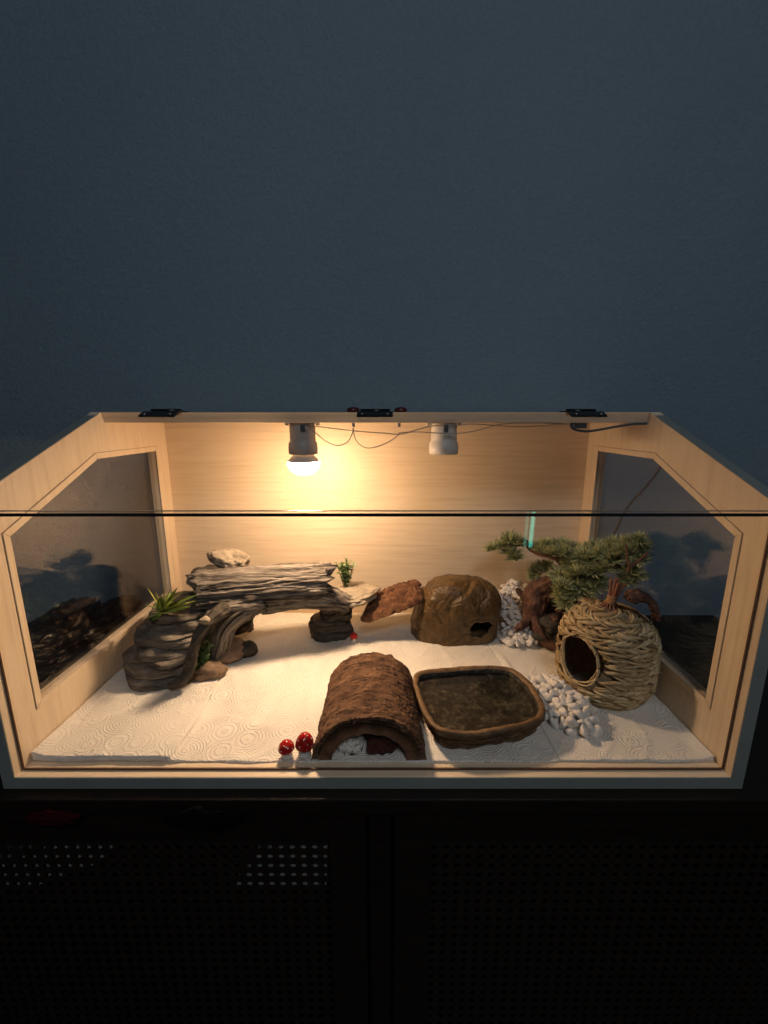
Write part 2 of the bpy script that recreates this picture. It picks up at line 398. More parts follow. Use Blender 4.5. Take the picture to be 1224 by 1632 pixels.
def door(x0, x1):
    z0, z1 = -.71, -.027; fr = .052
    d = prism('door', [(x0, z0), (x1, z0), (x1, z1), (x0, z1)], 'y', CF, CF+.02, CABW, cab,
              hole=[(x0+fr, z0+.06), (x1-fr, z0+.06), (x1-fr, z1-.046), (x0+fr, z1-.046)], bev=.0015)
    # woven cane: a sheet with a regular grid of eight-sided openings
    a0, a1, b0, b1 = x0+fr-.003, x1-fr+.003, z0+.057, z1-.043
    p = .0158; nx = int((a1-a0)/p); nz = int((b1-b0)/p); V = []; F = []
    px = (a1-a0)/nx; pz = (b1-b0)/nz
    ang = [PI/8+PI/4*k for k in range(8)]
    vid = {}
    def vert(x, z):
        k = (round(x, 6), round(z, 6))
        if k not in vid: vid[k] = len(V); V.append((x, CF+.009+.0006*math.sin(x*400)*math.sin(z*400), z))
        return vid[k]
    for i in range(nx):
        for j in range(nz):
            cx, cz = a0+(i+.5)*px, b0+(j+.5)*pz
            sq = [(1, .5), (.5, 1), (-.5, 1), (-1, .5), (-1, -.5), (-.5, -1), (.5, -1), (1, -.5)]
            o = [vert(cx+s*px/2*(1 if abs(s) == 1 else .42*2), cz+t*pz/2*(1 if abs(t) == 1 else .42*2)) for s, t in sq]
            o = [vert(cx+(px/2 if s == 1 else -px/2 if s == -1 else s*.8*px/2), cz+(pz/2 if t == 1 else -pz/2 if t == -1 else t*.8*pz/2)) for s, t in sq]
            r = .0036
            h = [vert(cx+r*math.cos(PI/8+PI/4*k)*1.15, cz+r*math.sin(PI/8+PI/4*k)) for k in range(8)]
            for k in range(8):
                k2 = (k+1) % 8; F.append((o[k], o[k2], h[k2], h[k]))
    # fill the small corner diamonds between cells
    for i in range(nx+1):
        for j in range(nz+1):
            x, z = a0+i*px, b0+j*pz
            ids = [vid.get((round(x+dx, 6), round(z+dz, 6))) for dx, dz in ((px*.3, 0), (0, pz*.3), (-px*.3, 0), (0, -pz*.3))]
            ids = [q for q in ids if q is not None]
            if len(ids) >= 3: F.append(tuple(ids))
    mesh('cane_panel', V, F, CANE, d, smooth=False)['kind'] = 'stuff'
door(-.835, -.009); door(.029, .835)
def behind_cane(name, px, y0, y1, lab, cat):
    pts = [P(u, v, y0) for u, v in px]
    tag(prism(name, [(p.x, p.z) for p in pts], 'y', y0, y1, INW, bev=.001), lab, cat)
behind_cane('paper_box', [(-60, 1388), (8, 1378), (60, 1356), (112, 1346), (120, 1336), (186, 1336), (170, 1372), (60, 1412), (-60, 1412)], .004, .10, 'white card box behind the cane by the left cabinet edge', 'box')
behind_cane('folded_paper', [(372, 1416), (405, 1368), (465, 1352), (472, 1338), (522, 1338), (520, 1418)], .004, .06, 'white folded paper behind the cane near the cabinet middle', 'paper')
def drape(name, pts, mat, lab, cat, seed, s=.02):
    # a limp cloth lump lying over the front edge of the cabinet top
    c = Vector(pts)
    V, F = ico_data(4, lambda q: Vector((c.x+q.x*s*3.2*(1+.25*fbm(q+Vector((seed, 0, 0)), 1.7)), c.y+q.y*.005*(1+.4*fbm(q+Vector((0, seed, 0)), 3)),
                                         c.z+q.z*s*(1+.55*fbm(q+Vector((0, 0, seed)), 2.2)))))
    tag(mesh(name, V, F, mat), lab, cat)
drape('dark_cloth', (P(322, 1306, -.0245)), CLOTH, 'black cloth scrap hanging over the front edge of the cabinet', 'cloth', 3, .0155)
drape('red_cloth', (P(84, 1304, -.0245)), RCLOTH, 'small dull red cloth corner hanging at the cabinet edge', 'cloth', 11, .011)

# ================================================================== vivarium
T = .018; XI = .482; D = .4974; DB = .5154; HT = .5014
viv = empty('vivarium', (0, .25, 0), 'oak veneer vivarium with sloping glass lid standing on the dark cabinet', 'vivarium')
box('bottom_board', (-XI, .0, 0), (XI, DB, T), OAKX, viv)
box('front_edge_band', (-.4995, -.0012, .0004), (.4995, -.0001, T-.0004), EDGE, viv, 0)
box('back_panel', (-XI, D, T), (XI, DB, .4832), OAKX, viv, 0)
prism('top_board', [(.2885, .4834), (DB, .4834), (DB, HT), (.2815, HT)], 'x', -XI, XI, OAKX, viv, bev=.0006)
PROF = [(0, 0), (DB, 0), (DB, HT), (.2815, HT), (.2688, .4954), (0, .3840)]
WIN = [(.4475, .4236), (.254, .4236), (.059, .338), (.059, .0924), (.4475, .0924)]
SL = Vector((.2688, .1114)).normalized(); SN = Vector((-SL.y, SL.x))
for s in (-1, 1):
    a, b = (s*XI, s*.5)
    sp = prism('side_panel', PROF, 'x', a, b, OAKZ, viv, hole=WIN)
    # grey edge banding on the front and the sloping edge
    box('edge_band', (min(a, b)+.0004, -.0012, T), (max(a, b)-.0004, -.0001, .3835), EDGE, sp, 0)
    V = []
    for t in (.002, .290):
        for n in (.0001, .0011):
            for x in (min(a, b)+.0004, max(a, b)-.0004):
                q = Vector((0, .384)) + SL*t + SN*n; V.append((x, q.x, q.y))
    mesh('edge_band', V, [(0, 1, 5, 4), (2, 6, 7, 3), (0, 2, 3, 1), (4, 5, 7, 6), (0, 4, 6, 2), (1, 3, 7, 5)], EDGE, sp, False)
    # mitred trim strips round the window, a hair proud of the panel
    n = len(WIN); cen = Vector((sum(p[0] for p in WIN)/n, sum(p[1] for p in WIN)/n))
    def offs(d):
        out = []
        for i in range(n):
            p0, p1, p2 = (Vector(WIN[(i+k) % n]) for k in (-1, 0, 1))
            e1 = (p1-p0).normalized(); e2 = (p2-p1).normalized()
            n1 = Vector((e1.y, -e1.x)); n2 = Vector((e2.y, -e2.x))
            if n1.dot(p1-cen) < 0: n1 = -n1
            if n2.dot(p1-cen) < 0: n2 = -n2
            bis = (n1+n2).normalized(); out.append(p1 + bis*(d/bis.dot(n1)))
        return out
    O = offs(.0085); I = offs(-.0012)
    for i in range(n):
        j = (i+1) % n
        e = (O[j]-O[i]).normalized()*.0005
        prism('window_trim', [I[i]+e, I[j]-e, O[j]-e, O[i]+e], 'x', a-s*.0016, a+s*.0005-s*.0009, OAKZ, sp)
    # routed line just outside the trim
    O2 = offs(.0096)
    prism('trim_groove', [tuple(p) for p in O2], 'x', a-s*.0004, a-s*.00015, GROOVE, sp, hole=[tuple(p) for p in O])
    G = offs(-.0002)
    prism('side_pane', [tuple(p) for p in G], 'x', s*.4915, s*.4955, PANE, viv)
    # channel the front glass slides in
    box('glass_track', (min(s*.4795, s*.4818), .0115, T+.0005), (max(s*.4795, s*.4818), .0135, .3815), CHAN, viv, 0)
box('glass_track', (-.479, .0110, T+.0002), (.479, .0130, T+.003), CHAN, viv, 0)
fg = box('front_glass', (-.4785, .0140, T+.0008), (.4785, .0190, .3808), GLASS, viv, .0004)
box('glass_edge', (-.4785, .0140, .38095), (.4785, .0190, .3815), simple('ground_glass_edge', (.10, .12, .11), .3), fg, 0)
# lid
def slope_slab(name, t0, t1, n0, n1, x0, x1, mat, parent):
    V = []
    for t in (t0, t1):
        for nn in (n0, n1):
            for x in (x0, x1):
                q = Vector((0, .384)) + SL*t + SN*nn; V.append((x, q.x, q.y))
    return mesh(name, V, [(0, 1, 5, 4), (2, 6, 7, 3), (0, 2, 3, 1), (4, 5, 7, 6), (0, 4, 6, 2), (1, 3, 7, 5)], mat, parent, False)
lid = slope_slab('glass_lid', -.0125, .284, .0016, .0066, -.4995, .4995, GLASS, viv)
slope_slab('lid_edge', -.0132, -.0126, .0020, .0061, -.4995, .4995, GLASSEDGE, lid)
def hinge(u0, u1):
    y = .279; a = P(u0, 658, y).x; b = P(u1, 658, y).x
    h = box('hinge', (a, .286, HT+.0003), (b, .306, HT+.0026), DARKMETAL, lid, .0006)
    V, F = tube_data([Vector((a+.002, .2795, HT+.0022)), Vector((b-.002, .2795, HT+.0022))], .0036, 12); mesh('hinge_barrel', V, F, DARKMETAL, h)
    q0 = Vector((0, .384))+SL*.2835
    V = []
    for t in (.268, .2865):
        for n in (.0068, .0095):
            for x in (a-.003, b+.003):
                q = Vector((0, .384)) + SL*t + SN*n; V.append((x, q.x, q.y))
    mesh('hinge_leaf', V, [(0, 1, 5, 4), (2, 6, 7, 3), (0, 2, 3, 1), (4, 5, 7, 6), (0, 4, 6, 2), (1, 3, 7, 5)], DARKMETAL, h, False)
    for x in (a+.006, b-.006):
        V, F = lathe_data([(.0026, 0), (.0026, .0012), (.0016, .002)], 12, (0, 0, 0)); q = Vector((0, .384)) + SL*.2735 + SN*.0096
        sc = mesh('screw', V, F, STEEL, h); sc.location = Vector((x, q.x, q.y)) - root_loc(h); sc.rotation_euler = (math.atan2(SL.y, SL.x), 0, 0)
hinge(240, 290); hinge(573, 623); hinge(901, 950)
for u in (562, 639):
    p = P(u, 660, .30)
    V, F = lathe_data([(.0115, 0), (.0118, .004), (.0105, .007), (.006, .009), (.001, .0096)], 20, (p.x, .315, HT+.0004)); mesh('knob', V, F, DRED, viv)

# ================================================================== lamps and wiring
UB = .4834
LY = .317
lp = P(484, 735, LY); ep = P(707.5, 700, LY)
def holder(name, x, top, mat, lab, dark):
    e = empty(name, (x, LY, UB), lab, 'lamp holder')
    prof = [(.0222, -.001), (.0235, -.004), (.0236, -.030), (.0238, -.034), (.0262, -.037), (.0268, -.048), (.0264, -.0565), (.0250, -.0575), (.021, -.0572), (.0205, -.03), (0.001, -.029)]
    def rib(p, a, i):
        if i in (4, 5, 6): p = Vector((p.x*(1+.012*math.cos(a*36)), p.y*(1+.012*math.cos(a*36)), p.z))
        return p
    V, F = lathe_data(prof, 72, (x, LY, UB), rib, capb=True, capt=True); mesh('holder_body', V, F, mat, e)
    box('wire_slot', (x+(.001 if dark else -.004), LY-.0262, UB-.016), (x+.009 if dark else x+.004, LY-.022, UB-.004), simple('slot_black', (.02, .018, .016), .8), e)
    br = box('bracket', (x-.032, LY-.006, UB-.0020), (x+.032, LY+.006, UB-.0004), STEEL, e)
    for sx in (-.029, .029):
        V, F = lathe_data([(.0035, -.0048), (.0040, -.0036), (.0040, -.0021)], 12, (x+sx, LY, UB)); mesh('screw', V, F, STEEL, br)
    return e
lh = holder('lamp_holder', lp.x, 0, CERB, 'lamp holder greyed by painted shade above the glowing bulb', True)
eh = holder('lamp_holder', ep.x, 0, CERW, 'ivory porcelain lamp holder without a bulb', False)
bl = empty('light_bulb', (lp.x, LY, UB-.05), 'lit round reflector bulb glowing warm white in its holder', 'bulb')
bz = UB-.0577
V, F = lathe_data([(.019, .012), (.0185, .0), (.0205, -.003), (.0240, -.0068), (.0275, -.0105), (.0297, -.0136)], 40, (lp.x, LY, bz), capb=False, capt=False)
mesh('bulb_neck', V, F, simple('satin_bulb_coat', (.62, .56, .5), .3, var=.04), bl)
prof = [(.0298*math.cos(math.radians(t)), -.0163-.0235*math.sin(math.radians(t))) for t in (-6, 4, 14, 25, 37, 50, 63, 76, 88.5)]
V, F = lathe_data(prof, 40, (lp.x, LY, bz), capb=False); F = [tuple(reversed(f)) for f in F]
mesh('bulb_dome', V, F, emit('glowing_bulb_glass', BULB_COL, BULB_EMIT), bl)
# spot added below the bulb, tilted forward to brighten the front floor
sd = bpy.data.lights.new('floor_fill_spot', 'SPOT'); sd.energy = FLOOR_FILL; sd.color = BULB_COL; sd.spot_size = math.radians(140); sd.spot_blend = 1.0; sd.shadow_soft_size = .016
so = bpy.data.objects.new('floor_fill_spot', sd); so.location = (lp.x, LY, bz-.052); so.rotation_euler = (math.radians(-48), 0, 0); link(so, bl)
def cable(name, pts, r, mat, lab, parent=None, cat='cable', n=8):
    V, F = tube_data(spline(pts, n), r, 8); o = mesh(name, V, F, mat, parent)
    if lab: tag(o, lab, cat)
    return o
def zp(u, v, y=.291): return P(430+u*.2614, 645+v*.2614, y)
cb = empty('lamp_cable', tuple(zp(510, 110)), 'thin pale lamp cable looping between the two lamp holders', 'cable')
cable('cable_loop', [zp(195, 142, .2925), zp(235, 148), zp(280, 172), zp(340, 222), zp(410, 250), zp(470, 230), zp(500, 180), zp(508, 140)], .0009, WIRE, None, cb)
cable('cable_loop', [zp(508, 140), zp(518, 200), zp(545, 240), zp(600, 265), zp(690, 243), zp(760, 205), zp(790, 172)], .0009, WIRE, None, cb)
cable('cable_run', [zp(250, 128), zp(400, 146), zp(520, 160), zp(700, 174), zp(800, 180), zp(900, 152), zp(1000, 128), zp(1075, 128, .293)], .0009, WIRE, None, cb)
cable('cable_run', [zp(788, 170), zp(900, 166, .289), zp(1010, 172, .287), zp(1135, 176, .287), zp(1250, 160), P(800, 676, .31), P(860, 674, .31), P(908, 676, .306)], .0009, WIRE, None, cb)
cable('cable_run', [zp(1085, 150, .292), zp(1105, 120, .289), zp(1150, 125), zp(1250, 118), P(830, 680, .31), P(900, 676, .306)], .0009, WIRE, None, cb)
for u in (510, 789):
    p = zp(u, 122); box('cable_clip', (p.x-.0026, p.y-.003, p.z-.004), (p.x+.0026, p.y+.003, UB-.0004), simple('clip_grey', (.30, .26, .22), .5), cb)
bc = empty('black_cable', tuple(P(912, 678, .30)), 'short black power cable with junction block under the lid hinge at right', 'cable')
p = P(925, 674, .305); box('junction_block', (p.x-.012, p.y-.006, UB-.010), (p.x+.010, p.y+.006, UB-.0005), BLACKW, bc, .001)
cable('cable_run', [P(912, 674, .305), P(910, 679, .30), P(916, 684.5, .297), P(935, 687.5, .295), P(960, 684, .292), P(985, 679.5, .29), P(1010, 676, .288), P(1031, 675, .287)], .0022, BLACKW, None, bc)
def PX(u, v, x):
    r = P(u, v, 1.0) - CAM; return CAM + r*((x-CAM.x)/r.x)
cable('hanging_cable', [PX(1062, 715, .53), PX(1050, 748, .53), PX(1030, 775, .527), PX(1005, 802, .523), PX(992, 822, .521), PX(982, 845, .519), PX(966, 866, .513), PX(955, 890, .51), PX(948, 920, .508)], .0024, BLACKW,
      'black power cord hanging outside the right side window')

# ================================================================== paper towels on the floor
def ground(x, y):
    """height of the laid paper"""
    z = T + .0022 + .0013*noise.noise(Vector((x*9, y*9, 1.5))) + .0006*noise.noise(Vector((x*31, y*31, 4)))
    z += .0016*max(0, ridge(Vector((x*6+y*2.5, y*5, 2.7)), 1.0, 1)-.82)*5 + .0010*max(0, ridge(Vector((x*13-y*9, y*8+x*4, 5.7)), 1.0, 1)-.8)*5
    # ruck in front of the bark and the cave
    z += .004*max(0, 1-abs(y-.365)/.03)*max(0, 1-abs(x-.02)/.12)*(1+noise.noise(Vector((x*60, y*30, 0))))
    z += .0035*max(0, 1-abs((x-.255)+(y-.27)*.12)/.010)*max(0, 1-abs(y-.265)/.06)
    if x < -.27: z += .0045*min(1, max(0, (-.27-x)/.02))*max(0, 1-max(0, y-.03)/.20)
    z += .006*max(0, (abs(x)-.462)/.02)
    return z
def towel(x0, x1, y0, y1, skew, lift, lab, nx, ny, wav=.0025):
    V = []; F = []
    for j in range(ny+1):
        for i in range(nx+1):
            a, b = i/nx, j/ny
            x = x0(b) + (x1(b)-x0(b))*a; y = y0 + (y1-y0)*b
            if j == 0: y += wav*noise.noise(Vector((x*26, 3.3, 0))) + wav*.4*noise.noise(Vector((x*90, 1.3, 0)))
            V.append(Vector((x, y, ground(x, y)+lift)))
    for j in range(ny):
        for i in range(nx):
            q = j*(nx+1)+i; F.append((q, q+1, q+nx+2, q+nx+1))
    # skirt: the folded layers seen at the front and at the seams
    o = len(V); ring = [i for i in range(nx+1)] + [j*(nx+1)+nx for j in range(1, ny+1)] + [ny*(nx+1)+i for i in range(nx-1, -1, -1)] + [j*(nx+1) for j in range(ny-1, 0, -1)]
    for k in ring: V.append(Vector((V[k].x, V[k].y, T+.0003+lift*.3)))
    m = len(ring)
    for k in range(m):
        k2 = (k+1) % m; F.append((ring[k2], ring[k], o+k, o+k2))
    tag(mesh('paper_towel', V, F, PAPER), lab, 'paper towel', 'paper towels laid on the vivarium floor')
sA = lambda b: -.286-.012*b*b + .004*math.sin(b*9)
towel(lambda b: -.4795, lambda b: sA(b), .0262, .492, 0, .0030, 'embossed white paper towel in the left corner, its front edge folded thick', 130, 200)
towel(lambda b: sA(b)+.0006, lambda b: .262-.03*b+.003*math.sin(b*7), .0245, .4925, 0, .0, 'wide embossed white paper towel under the log bridge, half log and bowl', 300, 220)
towel(lambda b: .2626-.03*b+.003*math.sin(b*7), lambda b: .4795, .0255, .491, 0, .0008, 'embossed white paper towel in the right corner under the grass hut', 140, 200)
GZ = T + .0030

# ================================================================== log bridge ornament
br = empty('log_bridge_ornament', (-.22, .28, GZ), 'grey resin log bridge between stacked rocks with small plastic plants', 'ornament')
def strata(c, rx, ry, z0, z1, tiers, seed, mat, name, parent, seg=72, rows=64, rot=0, amp=.12, top_in=.75):
    V = []; F = []; H = z1-z0
    for j in range(rows+1):
        t = j/rows; z = z0+H*t
        for k in range(seg):
            a = 2*PI*k/seg; d = Vector((math.cos(a), math.sin(a), 0))
            zz = t*tiers + .35*noise.noise(d*1.2+Vector((seed, 0, 0))) + .12*noise.noise(d*4+Vector((seed, t, 0)))
            fr = zz-math.floor(zz); ti = math.floor(zz)
            bulge = min(1, fr/.16)**.6*(1-.55*max(0, (fr-.78)/.22)**1.5)*(1-.18*fr)
            taper = 1-(1-top_in)*t
            r = taper*(.84+.17*bulge) * (1+.17*noise.noise(Vector((ti*3.7+seed, d.x*1.3, d.y*1.3)))) * (1+amp*fbm(d*1.3+Vector((seed, seed, t*1.2)), 1.2, 3))
            r += .018*fbm(Vector((d.x*2, d.y*2, t*22+seed)), 1.0, 3) + .012*fbm(Vector((d.x*6, d.y*6, t*30+seed)), 1.0, 3)
            if t > .93: r *= 1-.35*((t-.93)/.07)**2
            x, y = d.x*rx*r, d.y*ry*r
            V.append(Vector((c[0]+x*math.cos(rot)-y*math.sin(rot), c[1]+x*math.sin(rot)+y*math.cos(rot), z)))
    for j in range(rows):
        for k in range(seg):
            k2 = (k+1) % seg; F.append((j*seg+k, j*seg+k2, (j+1)*seg+k2, (j+1)*seg+k))
    b = rows*seg; rings = 5; prev = list(range(b, b+seg))
    cc = sum((V[i] for i in prev), Vector((0, 0, 0)))/seg
    for q in range(1, rings+1):
        cur = []
        for k in range(seg):
            p = V[b+k].lerp(cc, q/(rings+.6)); p = p+Vector((0, 0, .004*fbm(p, 40, 3)+.0025*q/rings))
            cur.append(len(V)); V.append(p)
        for k in range(seg):
            k2 = (k+1) % seg; F.append((prev[k], prev[k2], cur[k2], cur[k]))
        prev = cur
    F.append(tuple(prev)); F.append(tuple(range(seg-1, -1, -1)))
    return mesh(name, V, F, mat, parent)
def boulder(c, s, seed, mat, name, parent, sub=4, amp=.35, rot=(0, 0, 0), flatk=0):
    R = Euler(rot).to_matrix(); c = Vector(c); s = Vector(s)
    def fn(q):
        r = 1+amp*fbm(q+Vector((seed, seed*2, 0)), 1.1, 3) + amp*.28*ridge(q+Vector((seed, 0, seed)), 2.2, 3)-.25*amp
        r += .05*noise.noise(Vector((q.x*2, q.y*2, q.z*11+seed)))
        return c + R @ Vector((q.x*s.x*r, q.y*s.y*r, q.z*s.z*r))
    V, F = ico_data(sub, fn); return mesh(name, V, F, mat, parent)
strata((-.392, .262), .078, .082, GZ-.003, .073, 2.6, 2.2, STONE, 'rock_tier', br, amp=.10, top_in=.97)
strata((-.386, .272), .071, .076, .066, .108, 2.2, 7.7, STONE, 'rock_tier', br, amp=.10, top_in=.95, rows=44)
strata((-.376, .290), .062, .072, .102, .142, 1.7, 11.2, STONE, 'rock_tier', br, amp=.10, top_in=.93, rows=44)
# root running down the front of the steps
V, F = tube_data(spline([P(360, 968, .245), P(338, 985, .215), P(322, 1002, .195), P(312, 1022, .19), P(306, 1045, .186), P(301, 1066, .183), P(292, 1083, .178), P(270, 1094, .174)], 12), [.012, .010, .0085, .008, .008, .009, .009, .006], 24,
                 lambda t, a, p, r: r*(.35*fbm(Vector((math.cos(a)*2, math.sin(a)*2, t*9)), 1.5, 4) + .25*noise.noise(Vector((a*3, t*5, 3)))))
mesh('rock_seam', V, F, DSTONE, br)
strata((-.345, .415), .062, .055, GZ-.003, .165, 5, 15.2, DSTONE, 'rock_column', br, top_in=.8)
boulder((-.352, .352, .168), (.036, .034, .021), 4.4, DSTONE, 'boulder', br, amp=.3)
boulder(P(366, 892, .395), (.040, .032, .0235), 9.3, LSTONE, 'boulder', br, 5, .28, (.1, .12, 0))['label'] = 'pale rock standing highest behind the log'
for (u, v, y, r) in ((336, 907, .375, .0105), (351, 909, .372, .008), (312, 925, .33, .016), (327, 989, .195, .0075)):
    boulder(P(u, v, y), (r*1.2, r, r*.85), u*.1, LSTONE, 'small_rock', br, 3, .3)
boulder((-.303, .286, GZ+.016), (.050, .034, .024), 3.1, RSTONE, 'foot_rock', br, 4, .22, (0, .1, .7))
boulder((-.312, .226, GZ+.010), (.032, .022, .018), 8.1, RSTONE, 'foot_rock', br, 4, .22, (0, 0, .35))
boulder((-.262, .300, GZ+.012), (.020, .018, .016), 5.1, DSTONE, 'foot_rock', br, 3, .3)
# the log itself: a beam with deep lengthwise grooves and a trunk turning down to the ground
def groove(f1=3.4, amp=.0085, ph=0):
    def fn(t, a, p, r):
        q = Vector((math.cos(a)*f1, math.sin(a)*f1, t*1.0+ph))
        g = -abs(noise.noise(q))*1.0 - .8*abs(noise.noise(q*2.3+Vector((3, 1, 0)))) - .6*abs(noise.noise(q*5.1+Vector((1, 5, t*3)))) - .35*abs(noise.noise(q*11.3+Vector((1, 5, t*5))))
        return amp*(1.2+g) + .0022*fbm(Vector((a, t*5, ph)), 1.3, 2)
    return fn
A = spline([P(312, 945, .285), P(350, 942, .30), P(420, 935, .325), P(480, 930, .345), P(520, 928, .358)], 16)
V1, F1 = tube_data(A, [.038, .0400, .0405, .039, .037, .0355], 190, groove(), True, .95, .030, flow=FLOW)
B = spline([P(476, 946, .342), P(424, 952, .322), P(380, 968, .292), P(353, 992, .275), P(345, 1022, .273), P(338, 1052, .276)], 14)
V2, F2 = tube_data(B, [.012, .023, .031, .031, .028, .026], 110, groove(3.0, .0060, 5), True, .9, .01, flow=FLOW)
Cc = spline([P(420, 954, .325), P(480, 948, .342), P(520, 952, .350), P(556, 962, .356)], 14)
V3, F3 = tube_data(Cc, [.030, .0285, .0245, .016], 100, groove(2.6, .005, 9), True, .9, .012, flow=FLOW)
V4, F4 = tube_data(spline([P(330, 985, .245), P(365, 968, .27), P(420, 958, .305)], 12), [.009, .018, .022], 80, groove(2.6, .005, 13), True, .9, .01, flow=FLOW)
lg = mesh('log', *join((V1, F1), (V2, F2), (V3, F3), (V4, F4)), LOG, br)
at_ = lg.data.attributes.new('flow', 'FLOAT_VECTOR', 'POINT'); at_.data.foreach_set('vector', [c for q in FLOW for c in q])
# right pillar and its ledge
PX0 = P(548, 1000, .375)
strata((-.105, .395), .052, .045, GZ-.003, .062, 2.6, 21.2, DSTONE, 'pillar_rock', br, amp=.1, top_in=.8)
strata((-.094, .395), .036, .034, .058, .104, 2.2, 25.2, DSTONE, 'pillar_rock', br, amp=.1, top_in=1.0, rows=40)
pl = P(552, 953, .365)
boulder((pl.x+.006, .392, .113), (.064, .052, .0155), 31, LSTONE, 'ledge', br, 5, .16, (-.02, -.10, .2))['label'] = 'pale sandy flat ledge stone'
# plastic plants
def blade_data(base, d, L, wdt, bend, n=6):
    d = Vector(d).normalized(); side = d.cross(Vector((0, 0, 1)))
    if side.length < .1: side = Vector((1, 0, 0))
    side.normalize(); side = (Matrix.Rotation(random.uniform(-1, 1), 3, d) @ side)
    out = Vector((d.x, d.y, 0)); V = []; F = []
    for i in range(n+1):
        t = i/n; p = Vector(base) + d*L*t + (out*.5+Vector((0, 0, -1)))*bend*L*t*t
        w = wdt*(math.sin((.2+.8*t)*PI)**.75 if t < .99 else .02)*.5
        nrm = d.cross(side)
        V += [p-side*w, p-nrm*w*.4, p+side*w]
    for i in range(n):
        q = i*3; F += [(q, q+1, q+4, q+3), (q+1, q+2, q+5, q+4)]
    return V, F
gb = P(262, 986, .232); gb.z = .148
gr = empty('plastic_grass', (0, 0, 0), None, None); gr.parent = br; gr.location = gb - root_loc(br)
tips = [(236, 936), (248, 944), (262, 930), (280, 934), (292, 940), (302, 948), (308, 956), (232, 962), (240, 975), (233, 984), (250, 960), (270, 945), (286, 955), (300, 966), (256, 950), (275, 958), (290, 970), (243, 988), (310, 945), (266, 960), (250, 978), (282, 975), (296, 958), (270, 935)]
for i, (u, v) in enumerate(tips):
    t = P(u, v, .232 + random.uniform(-.028, .02))
    b0 = gb + Vector((random.uniform(-.008, .008), random.uniform(-.006, .006), 0))
    V, F = blade_data(b0, t-b0, (t-b0).length*1.08, random.uniform(.009, .0145), random.uniform(.02, .10))
    mesh('leaf', V, F, LEAF, gr)
def bush(c, h, rad, nst, name, parent, seed, mat, pairs=7, lean=(0, 0)):
    random.seed(seed); ds = []
    for s in range(nst):
        a = random.uniform(0, 2*PI); r = rad*random.uniform(.1, 1)
        top = Vector((c[0]+math.cos(a)*r+lean[0], c[1]+math.sin(a)*r+lean[1], c[2]+h*random.uniform(.6, 1.05)))
        path = spline([Vector(c)+Vector((math.cos(a)*r*.2, math.sin(a)*r*.2, 0)), Vector(c).lerp(top, .5)+Vector((math.cos(a), math.sin(a), 0))*r*.1, top], 5)
        ds.append(tube_data(path, .0007, 4))
        for k in range(pairs*2):
            t = .15+.85*k/(pairs*2); p = lerp_list(path, min(.999, t)); an = random.uniform(0, 2*PI)
            d = Vector((math.cos(an), math.sin(an), random.uniform(.2, 1.0)))
            ds.append(blade_data(p, d, random.uniform(.007, .013), random.uniform(.0026, .0042), .1, 3))
    o = mesh(name, *join(*ds), mat, parent); o['kind'] = 'stuff'; return o
b2 = P(318, 1064, .218); bush((b2.x, .218, GZ+.012),   .064, .026, 18, 'plastic_sprig', br, 5, LEAF2, 8, (.008, .01))
b3 = P(545, 932, .385); bush((b3.x+.006, .405, .126), .072, .022, 20, 'plastic_sprig', br, 6, LEAF2, 8)
random.seed(21)

# ================================================================== toadstools
def toadstool(x, y, cz, cr, ch, sr, lab, tilt=0, dots=16):
    z0 = ground(x, y)
    e = empty('toadstool', (x, y, z0), lab, 'toadstool')
    V, F = lathe_data([(sr*1.25, -.0006), (sr*1.15, (cz-z0)*.3), (sr*.9, (cz-z0)*.8), (sr*.8, cz-z0+.003)], 20, (x, y, z0)); mesh('stem', V, F, WHITE, e)
    prof = [(cr*.30, -.001), (cr*.85, -.0016), (cr*.985, .0004)] + [(cr*math.cos(t*PI/20), ch*math.sin(t*PI/20)) for t in range(1, 10)] + [(.0004, ch)]
    V, F = lathe_data(prof, 36); R = Euler((tilt*.4, tilt, 0)).to_matrix()
    cap = mesh('cap', [R @ v + Vector((x, y, cz)) for v in V], F, RED, e)
    gold = PI*(3-5**.5)
    for i in range(dots):
        t = (i+.5)/dots; el = math.asin(.12+.86*t); az = i*gold+1
        p = Vector((cr*math.cos(el)*math.cos(az), cr*math.cos(el)*math.sin(az), ch*math.sin(el))); n = Vector((p.x/cr**2, p.y/cr**2, p.z/ch**2)).normalized()
        q = n.to_track_quat('Z', 'Y').to_matrix(); s = random.uniform(.7, 1.1)*cr*.085
        V, F = lathe_data([(s, -.0003), (s*.85, s*.3), (s*.3, s*.5)], 10); mesh('spot', [R @ (q @ v + p) + Vector((x, y, cz)) for v in V], F, WHITE, cap)
m1 = P(457, 1195, .0345); toadstool(m1.x, .0345, m1.z+.001, .0118, .0135, .0068, 'smaller red toadstool with white spots beside the half log', -.15)
m2 = P(483, 1190, .0375); toadstool(m2.x+.002, .0375, m2.z+.002, .0132, .0205, .0078, 'taller red toadstool with white spots leaning on the half log', .1)
m3 = P(565, 1003, .372); toadstool(m3.x, .350, GZ+.012, .0085, .0105, .0042, 'tiny red toadstool at the foot of the bridge pillar', 0, 12)

